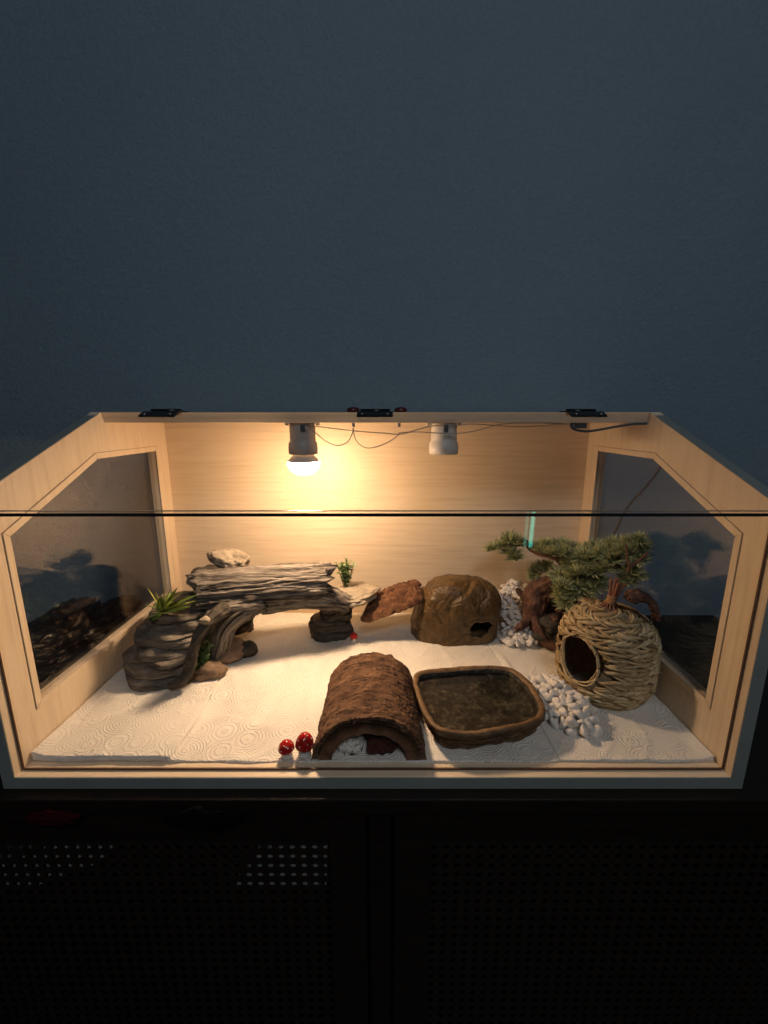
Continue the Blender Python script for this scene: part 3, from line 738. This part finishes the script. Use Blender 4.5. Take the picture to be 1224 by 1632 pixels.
# ================================================================== bark slab
def bark_slab():
    V = []; F = []; nu, nv = 90, 50
    # quad: low left end to raised right end, front edge nearer the camera
    c00 = P(570, 997, .345); c10 = P(676, 961, .350); c01 = P(594, 952, .450); c11 = P(668, 923, .458)
    for side in (1, 0):
        for j in range(nv+1):
            for i in range(nu+1):
                a, b = i/nu, j/nv
                ea = .5+(a-.5)*(1+.05*noise.noise(Vector((b*5, 1, 3)))*2); eb = .5+(b-.5)*(1+.10*noise.noise(Vector((a*6, 2, 1)))+.05*noise.noise(Vector((a*22, 2, 1))))
                # rounded outline
                q = abs(2*a-1)**5; eb = .5+(eb-.5)*(1-.35*q)
                p = c00.lerp(c10, ea).lerp(c01.lerp(c11, ea), eb)
                n = (c10-c00).cross(c01-c00).normalized()
                crown = .018*math.sin(a*PI)*math.sin(b*PI)
                edge = min(1, 12*min(a, 1-a, b, 1-b))**.5
                if side: h = crown + .0035*fbm(Vector((a*9, b*5, 3)), 1.3, 4) + .0028*fbm(Vector((a*30, b*18, 1)), 1, 3) + .008*edge
                else: h = crown*.8 - .008*edge - .002*fbm(Vector((a*8, b*8, 9)), 1, 3)
                V.append(p + n*h)
    N = (nu+1)*(nv+1)
    for s in (0, 1):
        for j in range(nv):
            for i in range(nu):
                q = s*N+j*(nu+1)+i; f = (q, q+1, q+nu+2, q+nu+1); F.append(f if s == 0 else tuple(reversed(f)))
    ring = [i for i in range(nu+1)] + [j*(nu+1)+nu for j in range(1, nv+1)] + [nv*(nu+1)+i for i in range(nu-1, -1, -1)] + [j*(nu+1) for j in range(nv-1, 0, -1)]
    for k in range(len(ring)):
        a, b = ring[k], ring[(k+1) % len(ring)]; F.append((b, a, N+a, N+b))
    tag(mesh('cork_bark', V, F, BARKO), 'flat orange brown cork bark slab leaning between bridge and brown cave', 'bark')
bark_slab()

# ================================================================== brown cave hide
def shell(name, fn, nu, nv, inhole, thick, mat, parent=None, inner=None):
    """closed-in-u grid dome with openings; outer and inner skins joined at the rims"""
    O = [[fn(i/nu, j/nv) for i in range(nu)] for j in range(nv+1)]
    def nrm(j, i):
        a = O[j][(i+1) % nu]-O[j][i-1]; b = O[min(nv, j+1)][i]-O[max(0, j-1)][i]; n = a.cross(b)
        return n.normalized() if n.length > 1e-12 else Vector((0, 0, 1))
    V = [p for r in O for p in r]; N = len(V)
    V += [O[j][i]-nrm(j, i)*thick for j in range(nv+1) for i in range(nu)]
    keep = [[not inhole((O[j][i]+O[j][(i+1) % nu]+O[j+1][i]+O[j+1][(i+1) % nu])/4) for i in range(nu)] for j in range(nv)]
    F = []; E = {}
    for j in range(nv):
        for i in range(nu):
            if not keep[j][i]: continue
            i2 = (i+1) % nu; f = (j*nu+i, j*nu+i2, (j+1)*nu+i2, (j+1)*nu+i)
            F.append(f); F.append(tuple(N+q for q in reversed(f)))
            for k in range(4):
                e = (f[k], f[(k+1) % 4])
                if (e[1], e[0]) in E: del E[(e[1], e[0])]
                else: E[e] = 1
    for (a, b) in E: F.append((b, a, N+a, N+b))
    return mesh(name, V, F, mat, parent)
def cave():
    c = Vector((.176, .405)); z0 = GZ-.004; H = .137
    def fn(u, t):
        a = 2*PI*u; d = Vector((math.cos(a), math.sin(a), 0)); t2 = 1-(1-t)**2.0*(1 if t < 1 else 0)
        s = max(0, 1-t2**5.0)**(1/1.9)
        sx = .096-.004*math.tanh(d.x*3); sy = .070
        ex = abs(d.x)**2.7/sx**2.7 + abs(d.y)**2.7/sy**2.7; r = ex**(-1/2.7)*s
        lean = .012*t2**1.3; r *= 1-.20*t2**1.5*max(0, -d.x)**1.5
        p = Vector((c.x+d.x*r+lean, c.y+d.y*r, z0+H*t2))
        n = Vector((d.x*s, d.y*s, .35+t2)).normalized()
        q = p*1.0
        k = .009*fbm(q+Vector((4, 2, 1)), 12, 2) - .0045*max(0, ridge(q+Vector((.3, .6, .2)), 13, 1)-.72)*3 - .0018*max(0, ridge(q+Vector((.9, .1, .5)), 30, 1)-.75)*3 + .0010*fbm(q, 90, 3)
        k += .0035*(noise.cell(Vector((q.x*26+noise.noise(q*20), q.y*26, q.z*26+noise.noise(q*23))))-.5)*0
        return p+n*k
    def hole(p):
        if p.y > .41: return False
        x = (p.x-.2215)/.026; z = (p.z-(GZ+.034))/.0175
        return abs(x)**2+abs(z)**2 < 1+.45*noise.noise(Vector((p.x*90, p.z*90, 2)))
    o = shell('cave_hide', fn, 240, 120, hole, .006, CAVE)
    # disc added inside so that the entrance hole stays dark
    V, F = lathe_data([(1.0, 0), (.5, .0006), (.01, .001)], 40, (0, 0, 0))
    mesh('darkening_disc', [Vector((c.x+.005+v.x*.080, c.y+v.y*.056, GZ+.010+v.z)) for v in V], F, CAVE, o)
    tag(o, 'glossy brown resin rock cave hide with a dark entrance hole', 'cave hide')
cave()

# ================================================================== pebbles
pebs = []
for k in range(7):
    random.seed(300+k); cuts = [(Vector((random.gauss(0, 1), random.gauss(0, 1), random.gauss(0, 1))).normalized(), random.uniform(.55, .85)) for _ in range(9)]
    def chip(q, k=k):
        q = q*(1+.22*fbm(q+Vector((k*5.1, 2, k)), 1.2, 3))
        for n_, d_ in cuts:
            e_ = q.dot(n_)-d_
            if e_ > 0: q = q-n_*e_*.9
        return q*1.12
    V, F = ico_data(3, chip)
    m = bpy.data.meshes.new('pebble'); m.from_pydata([tuple(v) for v in V], [], F); m.polygons.foreach_set('use_smooth', [True]*len(m.polygons)); m.materials.append(PEB); pebs.append(m)
random.seed(44)
def heap(region, hf, r0, r1, sep, tries, maxn, lab, group, core):
    pts = []
    for _ in range(tries):
        p = region(); z = hf(p[0], p[1])
        if z is None: continue
        r = random.uniform(r0, r1); q = Vector((p[0], p[1], z))
        if all((q-o).length > sep*(r+ro) for o, ro in pts): pts.append((q, r))
        if len(pts) >= maxn: break
    for q, r in pts:
        o = bpy.data.objects.new('pebble', random.choice(pebs)); o.location = q+Vector((0, 0, r*.45))
        o.scale = (r*random.uniform(1.05, 1.5), r*random.uniform(.8, 1.05), r*random.uniform(.65, .85))
        o.rotation_euler = (random.uniform(-.7, .7), random.uniform(-.7, .7), random.uniform(0, 6.28)); COL.objects.link(o); tag(o, lab, 'pebble', group)
    return pts
def h1(x, y):
    if y < .325 or y > .483: return None
    cx = .305+(y-.33)*.15; wd = .036+.012*(y-.33)/.15
    t = 1-((x-cx)/wd)**2
    if t < 0: return None
    if y < .345 and t < .25: return None
    z = GZ+.001 + (.010+.072*max(0, min(1, (y-.335)/.14)))*t**.5
    if ((x-.176-.01)/.097)**2+((y-.405)/.078)**2 < 1: return None
    return z
heap(lambda: (random.uniform(.255, .37), random.uniform(.325, .484)), h1, .0054, .0088, .74, 14000, 150, 'small white pebble in the heap between brown cave and pine bonsai', 'small pebbles beside the cave', None)
HC = Vector((.403, .190))
def h2(x, y):
    dx, dy = x-.306, y-.140; c, s = math.cos(-.25), math.sin(-.25)
    X, Y = dx*c-dy*s, dx*s+dy*c; t = 1-(X/.043)**2-(Y/.075)**2
    if t < 0 or (Vector((x, y))-HC).length < .066 or ((x-.17)/.099)**4+((y-.122)/.09)**4 < 1: return None
    return GZ+.001+.024*t**.7
heap(lambda: (random.uniform(.25, .38), random.uniform(.06, .225)), h2, .0050, .0098, .72, 16000, 115, 'white pebble in the heap between water bowl and grass hut', 'larger pebbles beside the bowl', None)
# buried pebbles that carry the heaps (nobody could count them)
def core(name, hf, xs, ys, lab):
    V = []; F = []; ids = {}; n = 60
    for j in range(n+1):
        for i in range(n+1):
            x = xs[0]+(xs[1]-xs[0])*i/n; y = ys[0]+(ys[1]-ys[0])*j/n; z = hf(x, y)
            if z is None: continue
            cell = noise.voronoi(Vector((x, y, 0))*90)[0][0]
            ids[(i, j)] = len(V); V.append(Vector((x, y, max(GZ-.003, z-.0055-.004*cell))))
    for j in range(n):
        for i in range(n):
            q = [ids.get(k) for k in ((i, j), (i+1, j), (i+1, j+1), (i, j+1))]
            if None not in q: F.append(tuple(q))
    tag(mesh(name, V, F, PEB), lab, 'pebbles', None, 'stuff')
core('buried_pebbles', h1, (.25, .38), (.32, .49), 'white pebbles deep inside the heap by the cave')
core('buried_pebbles', h2, (.24, .39), (.05, .23), 'white pebbles deep inside the heap by the bowl')

# ================================================================== half log hide
def half_log():
    e = empty('half_log_hide', (-.005, .11, GZ), 'hollow half log hide with rough brown bark at the front glass', 'half log')
    y0, y1 = .0245, .200; cx = -.0055
    def arch(a, b, n, m, disp, yj0, yj1, name, a2, b2, mat, sk):
        V = []; F = []; no = n+1
        for j in range(m+1):
            t = j/m
            for i in range(n+1):
                th = PI*i/n; d = (math.cos(th), math.sin(th))
                y = y0+(y1-y0)*t
                if j == 0: y += yj0*(.5+.5*noise.noise(Vector((th*4, 1, 2)))+.3*noise.noise(Vector((th*17, 1, 2))))
                if j == m: y += yj1*noise.noise(Vector((th*5, 8, 2)))
                k = 1-.06*t
                r = 1+disp(th, t)
                V.append(Vector((cx+d[0]*a*r*k+sk*t, y, GZ-.002+d[1]*b*r*k)))
        for j in range(m+1):
            t = j/m
            for i in range(n+1):
                th = PI*i/n; y = V[j*no+i].y; k = 1-.06*t
                r = 1+.03*fbm(Vector((th*2, t*4, 7)), 1.2, 3)
                V.append(Vector((cx+math.cos(th)*a2*r*k+sk*t, y, GZ-.002+math.sin(th)*b2*r*k)))
        N = no*(m+1)
        for j in range(m):
            for i in range(n):
                q = j*no+i; f = (q, q+no, q+no+1, q+1); F.append(tuple(reversed(f))); F.append(tuple(N+x for x in f))
        for j in range(m):
            F.append((j*no, (j+1)*no, N+(j+1)*no, N+j*no)); q = j*no+n; F.append((q+no, q, N+q, N+q+no))
        for i in range(n):
            F.append((i, i+1, N+i+1, N+i)); q = m*no+i; F.append((q+1, q, N+q, N+q+1))
        return mesh(name, V, F, mat, e)
    def bk(th, t):
        s = Vector((math.cos(th)*2, math.sin(th)*2, t*5))
        plates = noise.noise(Vector((th*2.2, t*11, 4)))
        return .022*fbm(s, 1.6, 4) + .030*max(-.3, -abs(plates)*1.6+.3) + .020*fbm(Vector((th*4, t*46, 1)), 1, 3) + .014*fbm(Vector((th*20, t*34, 1)), 1, 3)
    arch(.0800, .0705, 150, 130, bk, .006, .006, 'bark', .0715, .062, BARK, -.002)
    arch(.0714, .0618, 70, 24, lambda th, t: 0, .004, .003, 'wood_wall', .0525, .0430, CORE, -.002)
    return e
half_log()
def crumple():
    c = Vector((-.034, .052, GZ+.003))
    def fn(q):
        r = 1+.38*fbm(q+Vector((3, 1, 8)), 1.6, 4)+.22*ridge(q, 2.5, 2)-.2
        return c + Vector((q.x*.017*r, q.y*.018*r, max(-.004, q.z*.021*r)))
    V, F = ico_data(5, fn); tag(mesh('crumpled_paper', V, F, PAPER), 'crumpled white paper tucked inside the hollow half log', 'paper')
crumple()
tag(boulder((.017, .080, GZ+.014), (.033, .046, .027), 61, RUST, 'red_filler', None, 5, .35), 'added dark red filler in place of the half log inner wall', 'bark')  # added lump; its dark red stands in for the log's inner wall

# ================================================================== water bowl
def bowl():
    zr = .056
    px = [(662, 1100), (659, 1082), (668, 1070), (700, 1065), (745, 1061), (790, 1061), (818, 1066), (842, 1085), (860, 1108), (868, 1125), (866, 1140), (845, 1152), (815, 1160), (780, 1167), (745, 1170), (715, 1168), (693, 1160), (680, 1142), (669, 1120)]
    rim = [PZ(u, v, zr) for u, v in px]
    c = sum(rim, Vector((0, 0, 0)))/len(rim)
    pts = spline(rim+[rim[0]], 10)[:-1]; n = len(pts)
    e = empty('water_bowl', (c.x, c.y, GZ), 'brown stone-look water bowl with wide tan rim beside the half log', 'water bowl')
    def ring(off, z, amp, sd):
        out = []
        for k, p in enumerate(pts):
            d = Vector((p.x-c.x, p.y-c.y, 0)); L = d.length; d.normalize()
            a = math.atan2(d.y, d.x); w_ = amp*fbm(Vector((math.cos(a)*2.2, math.sin(a)*2.2, z*40+sd)), 1.5, 4)
            out.append(Vector((c.x, c.y, 0))+d*max(.002, L+off+w_) + Vector((0, 0, z+.0016*noise.noise(Vector((d.x*2, d.y*2, sd))))))
        return out
    def strip(name, rs, mat, par, cap=False):
        V = [v for r in rs for v in r]; F = []
        for j in range(len(rs)-1):
            for k in range(n):
                k2 = (k+1) % n; F.append((j*n+k, j*n+k2, (j+1)*n+k2, (j+1)*n+k))
        if cap:
            # concentric fill
            prev = (len(rs)-1)*n
            for s in (.7, .4, .12):
                b = len(V)
                for k in range(n):
                    p = rs[-1][k]; V.append(Vector((c.x+(p.x-c.x)*s, c.y+(p.y-c.y)*s, p.z-.001+.0012*fbm(Vector((p.x*s, p.y*s, s)), 60, 3))))
                for k in range(n):
                    k2 = (k+1) % n; F.append((prev+k, prev+k2, b+k2, b+k))
                prev = b
            F.append(tuple(prev+k for k in range(n)))
        return mesh(name, V, F, mat, par)
    prof = [(-.016, GZ-.003, .004, 1), (-.011, GZ+.003, .005, 1), (-.006, GZ+.008, .005, 1.2), (-.009, GZ+.011, .004, 1.4), (-.003, GZ+.017, .005, 1.6), (-.006, GZ+.020, .003, 1.8), (.000, GZ+.026, .003, 2), (.001, zr-.003, .0014, 2.2)]
    strip('outer_wall', [ring(*q) for q in prof], BOWLM, e)
    strip('rim', [ring(.001, zr-.003, .0014, 2.2), ring(.0008, zr-.0006, .0022, 2.4), ring(-.0015, zr+.0008, .0016, 2.4), ring(-.0060, zr+.0004, .0032, 2.4), ring(-.0088, zr-.0030, .0026, 2.6)], RIMM, e)
    strip('basin', [ring(-.0088, zr-.0030, .0026, 2.6), ring(-.0105, zr-.010, .001, 3), ring(-.012, zr-.018, .001, 3), ring(-.017, zr-.0225, .001, 3)], BASIN, e, True)
    wr = ring(-.0098, zr-.0085, .0009, 3); V = [Vector((p.x, p.y, zr-.0085)) for p in wr]; V2 = [Vector((p.x, p.y, zr-.0095)) for p in wr]
    wt = mesh('water', V, [tuple(range(n))], WATER, None, False); tag(wt, 'still clear water filling the brown bowl', 'water')
bowl()

# ================================================================== woven grass hut
def hut():
    cx, cy = HC.x, HC.y; z0 = GZ; H = .158
    e = empty('grass_hut', (cx, cy, z0), 'woven dried grass hut with round side opening and tied stick top', 'grass hut')
    def R(t):      # outline: rounded foot, straight belly, domed top
        b = .054+.021*min(1, t/.22)**.6 if t < .22 else .075
        if t > .55: b *= (max(0, 1-((t-.55)/.45)**2.5))**.60
        return max(.004, b)
    holed = Vector((-.90, -.44)).normalized()
    hc = Vector((cx, cy, z0+.077)) + Vector((holed.x, holed.y, 0))*.075
    tang = Vector((-holed.y, holed.x, 0))
    def inhole(p, s=1.0):
        d = p-Vector((cx, cy, p.z))
        if d.x*holed.x+d.y*holed.y < .02: return False
        q = p-hc; x = q.dot(tang)/(.040*s); z = (q.z)/(.038*s); return x*x+z*z < 1+.25*noise.noise(Vector((x*1.5, z*1.5, 3)))
    def fn(u, t):
        a = 2*PI*u; r = R(t)*.95; return Vector((cx+math.cos(a)*r, cy+math.sin(a)*r, z0+H*t))
    shell('lining', fn, 120, 60, lambda p: inhole(p, 1.0), .002, STRAWIN, e)
    random.seed(77)
    rows = 20
    for k in range(rows):
        t = (k+.5)/rows; t = t if t < .7 else .7+(t-.7)*.98; r = R(t); zc = z0+H*t; ds = []
        ns = max(5, int(2*PI*r/.0135)); ph = random.random()
        slope = (R(min(1, t+.03))-R(max(0, t-.03)))/(.06*H)
        sgn = 1 if k % 2 else -1
        for i in range(ns):
            for lay in range(2):
                a = 2*PI*(i+ph+lay*.5+random.uniform(-.15, .15))/ns
                L = random.uniform(.022, .036); tilt = sgn*random.uniform(.16, .42)*random.choice((1, 1, 1, 1, .2)); dz = random.uniform(-.0018, .0018)
                path = []
                for q in range(6):
                    f = q/5-.5; aa = a+f*L/max(.02, r); zz = zc+dz+f*L*math.sin(tilt)
                    bow = .0034*(math.cos(f*PI*1.1))-.0010
                    rr = r+bow+(zz-zc)*slope*.9+.0009*lay*random.uniform(.2, 1.6)
                    path.append(Vector((cx+math.cos(aa)*rr, cy+math.sin(aa)*rr, max(z0+.002, zz))))
                if any(inhole(p, 1.04) for p in path): continue
                wd = random.uniform(.0016, .0030)
                ds.append(tube_data(path, [wd*.35, wd, wd*1.15, wd, wd*.35], 6, None, False))
        # stray ends
        for _ in range(6):
            a = random.uniform(0, 2*PI); p = Vector((cx+math.cos(a)*(r+.003), cy+math.sin(a)*(r+.003), zc))
            if inhole(p, 1.25): continue
            d = Vector((-math.sin(a)*random.choice((1, -1))+math.cos(a)*.5, math.cos(a), random.uniform(-.3, .4))).normalized()
            d = Vector((d.x*.5+math.cos(a)*.3, d.y*.5+math.sin(a)*.3, d.z)).normalized()
            ds.append(tube_data(spline([p, p+d*.006, p+d*.011+Vector((0, 0, -.002))], 3), [.0008, .0006, .0002], 4))
        if ds: mesh('grass_plait', *join(*ds), STRAW, e)
    # bound rim of the opening
    ds = []
    for lay in range(3):
        path = []
        for q in range(41):
            a = 2*PI*q/40; rr = .0392+.0010*lay+.0022*math.sin(a*3+lay*2)
            p = hc + tang*math.cos(a)*rr + Vector((0, 0, math.sin(a)*rr)); d = Vector((p.x-cx, p.y-cy, 0)).normalized()
            t = (p.z-z0)/H; path.append(Vector((cx, cy, p.z))+d*(R(t)+.0018*(lay-1)+.001*math.sin(a*7+lay)))
        ds.append(tube_data(path, .0013, 8, lambda t, a, p, r: .0006*math.sin(t*120+a)))
    mesh('opening_rim', *join(*ds), STRAW, e)
    # sticks gathered and tied above the dome
    tz = z0+H+.012; tie = Vector((cx-.002, cy, tz))
    tops = [(.004, 0, .036), (.010, .004, .036), (-.001, .006, .034), (.016, .002, .030), (.020, -.004, .031), (.006, -.006, .032)]
    for i, (a, b, h) in enumerate(tops):
        V, F = tube_data(spline([tie+Vector((a*.25-.001, b*.4, -.006)), tie+Vector((a*.6, b*.8, h*.5)), tie+Vector((a, b, h))], 4), [.0022, .0024, .0023], 8)
        mesh('stick', V, F, STICK, e)
    for i in range(12):
        an = 2*PI*i/12; d = Vector((math.cos(an), math.sin(an), 0))
        V, F = tube_data(spline([tie+d*.003+Vector((0, 0, .002)), tie+d*.010-Vector((0, 0, .010)), tie+d*.022-Vector((0, 0, .0185))], 4), [.0014, .0017, .0013], 6)
        mesh('stick_foot', V, F, STICK, e)
    ds = []
    for i in range(5):
        z = tz-.005+i*.0024; path = [Vector((tie.x+math.cos(a*PI/8)*(.0068-.0003*i), tie.y+math.sin(a*PI/8)*(.0066), z+.0012*math.sin(a*PI/8+i))) for a in range(17)]
        ds.append(tube_data(path, .0015, 6))
    mesh('tie_cord', *join(*ds), CORDM, e)
    random.seed(5)
hut()
# curled bark lying on the hut's shoulder
def curl():
    V = []; F = []; path = spline([P(1003, 958, .150), P(1008, 950, .150), P(1024, 950, .148), P(1038, 962, .146), P(1045, 980, .145), P(1046, 990, .143)], 10); n = len(path); nv = 18
    for side in (0, 1):
        for i, p in enumerate(path):
            t = i/(n-1); w_ = .014*(1-.60*t)*(.75+.25*min(1, t*8)); tn = (path[min(n-1, i+1)]-path[max(0, i-1)]).normalized(); s = Vector((.2, -.75, -.62)); s = (s-tn*s.dot(tn)).normalized(); up = s.cross(tn)
            if up.z < 0 and up.x < 0: up = -up
            for k in range(nv+1):
                a = k/nv*2-1; q = p + s*(a*w_) + up*(.006*(1-a*a)-(.0028 if side else 0)) + up*(.0034*fbm(Vector((t*14, a*4, 2)), 1.2, 4)*(1-side*.5)); V.append(q)
    N = n*(nv+1)
    for sd in (0, 1):
        for i in range(n-1):
            for k in range(nv):
                q = sd*N+i*(nv+1)+k; F.append((q, q+1, q+nv+2, q+nv+1) if sd else (q+nv+1, q+nv+2, q+1, q))
    ring = [k for k in range(nv+1)] + [i*(nv+1)+nv for i in range(1, n)] + [(n-1)*(nv+1)+k for k in range(nv-1, -1, -1)] + [i*(nv+1) for i in range(n-2, 0, -1)]
    for k in range(len(ring)):
        a, b = ring[k], ring[(k+1) % len(ring)]; F.append((a, b, N+b, N+a))
    tag(mesh('curled_bark', V, F, ROOT), 'curled reddish brown bark strip draped over the grass hut', 'bark')
curl()

# ================================================================== pine bonsai
def bonsai():
    e = empty('pine_bonsai', (.372, .37, GZ), 'artificial pine bonsai with red brown roots behind the grass hut', 'bonsai')
    rt = lambda s=0: (lambda t, a, p, r: r*(.30*fbm(Vector((math.cos(a)*1.5, math.sin(a)*1.5, t*5+s)), 1.2, 4) - .35*abs(noise.noise(Vector((math.cos(a)*3, math.sin(a)*3, t*1.5+s)))) + .12))
    V, F = tube_data(spline([P(862, 1012, .372), P(852, 985, .375), P(850, 962, .375), P(858, 942, .378), P(885, 926, .37), P(905, 905, .365), P(890, 886, .37), P(862, 880, .385), P(845, 872, .395), P(835, 860, .40)], 12),
                     [.018, .019, .022, .021, .018, .015, .011, .009, .007, .004], 40, rt(1)); tr = mesh('trunk', V, F, ROOT, e)
    for pts, rr, s in (([P(852, 972, .375), P(842, 985, .362), P(832, 997, .352), P(822, 1003, .346)], [.012, .010, .008, .004], 2),
                       ([P(850, 978, .365), P(856, 1000, .345), P(868, 1022, .325), P(888, 1033, .305), P(900, 1034, .292)], [.010, .0095, .009, .008, .005], 3),
                       ([P(870, 960, .39), P(890, 985, .39), P(905, 1000, .385)], [.016, .014, .012], 4),
                       ([P(838, 952, .395), P(830, 945, .40), P(822, 938, .405)], [.010, .007, .003], 6)):
        V, F = tube_data(spline(pts, 10), rr, 20, rt(s)); mesh('root', V, F, ROOT, e)
    for pts, rr, s in (([P(870, 876, .38), P(915, 880, .345), P(955, 885, .305), P(990, 882, .265), P(1012, 880, .25)], [.009, .008, .007, .006, .004], 7),
                       ([P(900, 905, .36), P(915, 925, .335), P(912, 945, .32)], [.011, .009, .005], 8),
                       ([P(838, 866, .398), P(820, 868, .40), P(798, 872, .40)], [.006, .0045, .003], 9),
                       ([P(960, 886, .30), P(985, 905, .28), P(1008, 912, .262)], [.008, .006, .004], 10)):
        V, F = tube_data(spline(pts, 10), rr, 16, rt(s)); mesh('branch', V, F, ROOT, e)
    V, F = tube_data(spline([P(1000, 914, .20), P(1003, 905, .20), P(1000, 888, .20), P(998, 868, .20)], 5), [.0026, .0028, .0024, .0018], 8); V2, F2 = tube_data(spline([P(1002, 906, .20), P(1014, 897, .20), P(1025, 888, .20), P(1033, 880, .20)], 5), [.0026, .0028, .0024, .0018], 8)
    mesh('twig', *join((V, F), (V2, F2)), ROOT, e)
    # needle tufts: four shapes, copied
    tm = []
    for k in range(5):
        random.seed(100+k); V = []; F = []
        for i in range(165):
            az = random.uniform(0, 2*PI); el = math.asin(random.uniform(-.12, 1)); d = Vector((math.cos(el)*math.cos(az), math.cos(el)*math.sin(az), math.sin(el)*.85))
            L = random.uniform(.7, 1.05); b = d*.08+Vector((random.uniform(-.2, .2), random.uniform(-.2, .2), random.uniform(0, .08))); tip = b+d*L+Vector((0, 0, .10))
            s = d.cross(Vector((0, 0, 1)))
            if s.length < .05: s = Vector((1, 0, 0))
            s.normalize(); up = s.cross(d); w_ = .052; o = len(V); mid = b+d*L*.55
            V += [b-s*w_*.7, b+s*w_*.7, mid+s*w_, mid-s*w_, tip, mid+up*w_*.7]
            F += [(o, o+1, o+2, o+5), (o, o+5, o+3), (o+3, o+5, o+4), (o+5, o+2, o+4), (o, o+3, o+2, o+1), (o+3, o+4, o+2)]
        m = bpy.data.meshes.new('needle_tuft'); m.from_pydata([tuple(v) for v in V], [], F); m.materials.append(NEEDLE); tm.append(m)
    random.seed(9)
    T_ = [(786, 872, .40, .020), (800, 866, .402, .020), (812, 858, .405, .022), (824, 862, .405, .020), (814, 880, .395, .024), (822, 886, .392, .018),
          (856, 868, .39, .018), (868, 866, .385, .019), (882, 868, .378, .019), (896, 868, .368, .020), (910, 872, .36, .022),
          (882, 880, .355, .020), (895, 878, .345, .021), (872, 878, .365, .016), (862, 874, .375, .016), (905, 882, .335, .020), (895, 930, .30, .021), (888, 940, .305, .018), (925, 912, .295, .022), (945, 908, .285, .02), (960, 905, .275, .018), (940, 892, .305, .021), (958, 880, .295, .021), (975, 888, .275, .021), (990, 876, .262, .021), (1003, 876, .25, .020), (930, 884, .315, .022), (918, 882, .35, .023), (934, 878, .34, .023), (926, 894, .335, .022), (908, 892, .35, .020), (948, 886, .325, .023), (952, 872, .325, .021), (966, 878, .31, .022), (976, 868, .30, .022), (985, 884, .285, .022), (965, 894, .30, .020),
          (996, 864, .28, .021), (1008, 866, .265, .021), (1018, 858, .255, .020), (1020, 872, .25, .019), (1012, 884, .25, .019), (1022, 888, .245, .017),
          (898, 918, .335, .022), (912, 912, .325, .022), (926, 916, .315, .023), (940, 920, .305, .023), (906, 932, .315, .023), (922, 930, .305, .024), (938, 934, .298, .022), (950, 926, .295, .021), (900, 946, .31, .021), (914, 944, .30, .022), (902, 958, .305, .019), (930, 946, .292, .02), (886, 914, .35, .016), (918, 902, .34, .02),
          (1006, 910, .255, .020), (1016, 916, .25, .018), (1000, 920, .26, .018), (858, 906, .40, .020), (870, 900, .395, .018), (850, 914, .405, .016)]
    for i, (u, v, y, r) in enumerate(T_):
        o = bpy.data.objects.new('needle_tuft', tm[i % 5]); p = P(u, v+5, y)
        o.location = p; s = r*random.uniform(1.1, 1.4); o.scale = (s*1.05, s*1.05, s)
        o.rotation_euler = (random.uniform(-.35, .45), random.uniform(-.4, .4), random.uniform(0, 6.28)); link(o, e)
    boulder(P(880, 995, .345), (.026, .024, .020), 44, DSTONE, 'planting_stone', e, 4, .4)
    boulder(P(866, 1015, .335), (.020, .016, .012), 47, DSTONE, 'planting_stone', e, 3, .4)
    for k, (u, v, y) in enumerate(((893, 972, .33), (884, 985, .325), (918, 960, .30))):
        boulder(P(u, v, y), (.011, .007, .0055), 50+k, ROOT, 'bark_chip', e, 3, .4, (.3, .2, k))
bonsai()

# ================================================================== dark things beyond the side windows
def bag():
    c = Vector((-.635, .26, .045))
    def fn(q):
        r = 1+.32*fbm(q+Vector((6, 2, 1)), 1.3, 4)+.16*ridge(q+Vector((2, 0, 0)), 3.2, 3)-.15
        return c+Vector((q.x*.095*r, q.y*.20*r, max(-.0455, q.z*.055*r)))
    V, F = ico_data(6, fn); tag(mesh('plastic_bag', V, F, BAG), 'dark glossy crumpled plastic bag outside the left side window', 'bag')
bag()

# ================================================================== unseen cyan light bar added behind the camera to streak the front glass
def streak_light():
    y = -1.2; yr = 2*.0140-y
    a = P(852, 812, yr); b = P(846, 872, yr)
    e = empty('streak_light', (a.x, y, -.78), 'unseen cyan light bar added for the streak in the front glass', 'lamp')
    CY = emit('cyan_glow', (.07, 1.0, .72), 5.0); CY2 = emit('faint_cyan_glow', (.12, 1.0, .72), 1.6)
    dx = a.x-b.x
    for off, w_, m in ((.0, .0072, CY), (-.0235, .005, CY2)):
        V = [(b.x+off-w_, y, b.z), (b.x+off+w_, y, b.z), (a.x+off+w_, y, a.z), (a.x+off-w_, y, a.z)]; V += [(q[0], y-.004, q[2]) for q in V]
        mesh('glow_strip', V, [(0, 1, 2, 3), (7, 6, 5, 4), (0, 4, 5, 1), (1, 5, 6, 2), (2, 6, 7, 3), (3, 7, 4, 0)], m, e, False)
    V = [(b.x-.04, y-.005, b.z-.01), (b.x+.02, y-.005, b.z-.01), (a.x+.02, y-.005, a.z+.01), (a.x-.04, y-.005, a.z+.01)]; V += [(q[0], y-.02, q[2]) for q in V]
    mesh('housing', V, [(0, 1, 2, 3), (7, 6, 5, 4), (0, 4, 5, 1), (1, 5, 6, 2), (2, 6, 7, 3), (3, 7, 4, 0)], DARKMETAL, e, False)
    V, F = tube_data([Vector((b.x-.01, y-.013, -.76)), Vector((b.x-.01, y-.013, b.z-.008))], .006, 12); mesh('post', V, F, DARKMETAL, e)
    V, F = lathe_data([(.11, 0), (.11, .012), (.02, .02)], 32, (b.x-.01, y-.013, -.78)); mesh('base', V, F, DARKMETAL, e)
streak_light()
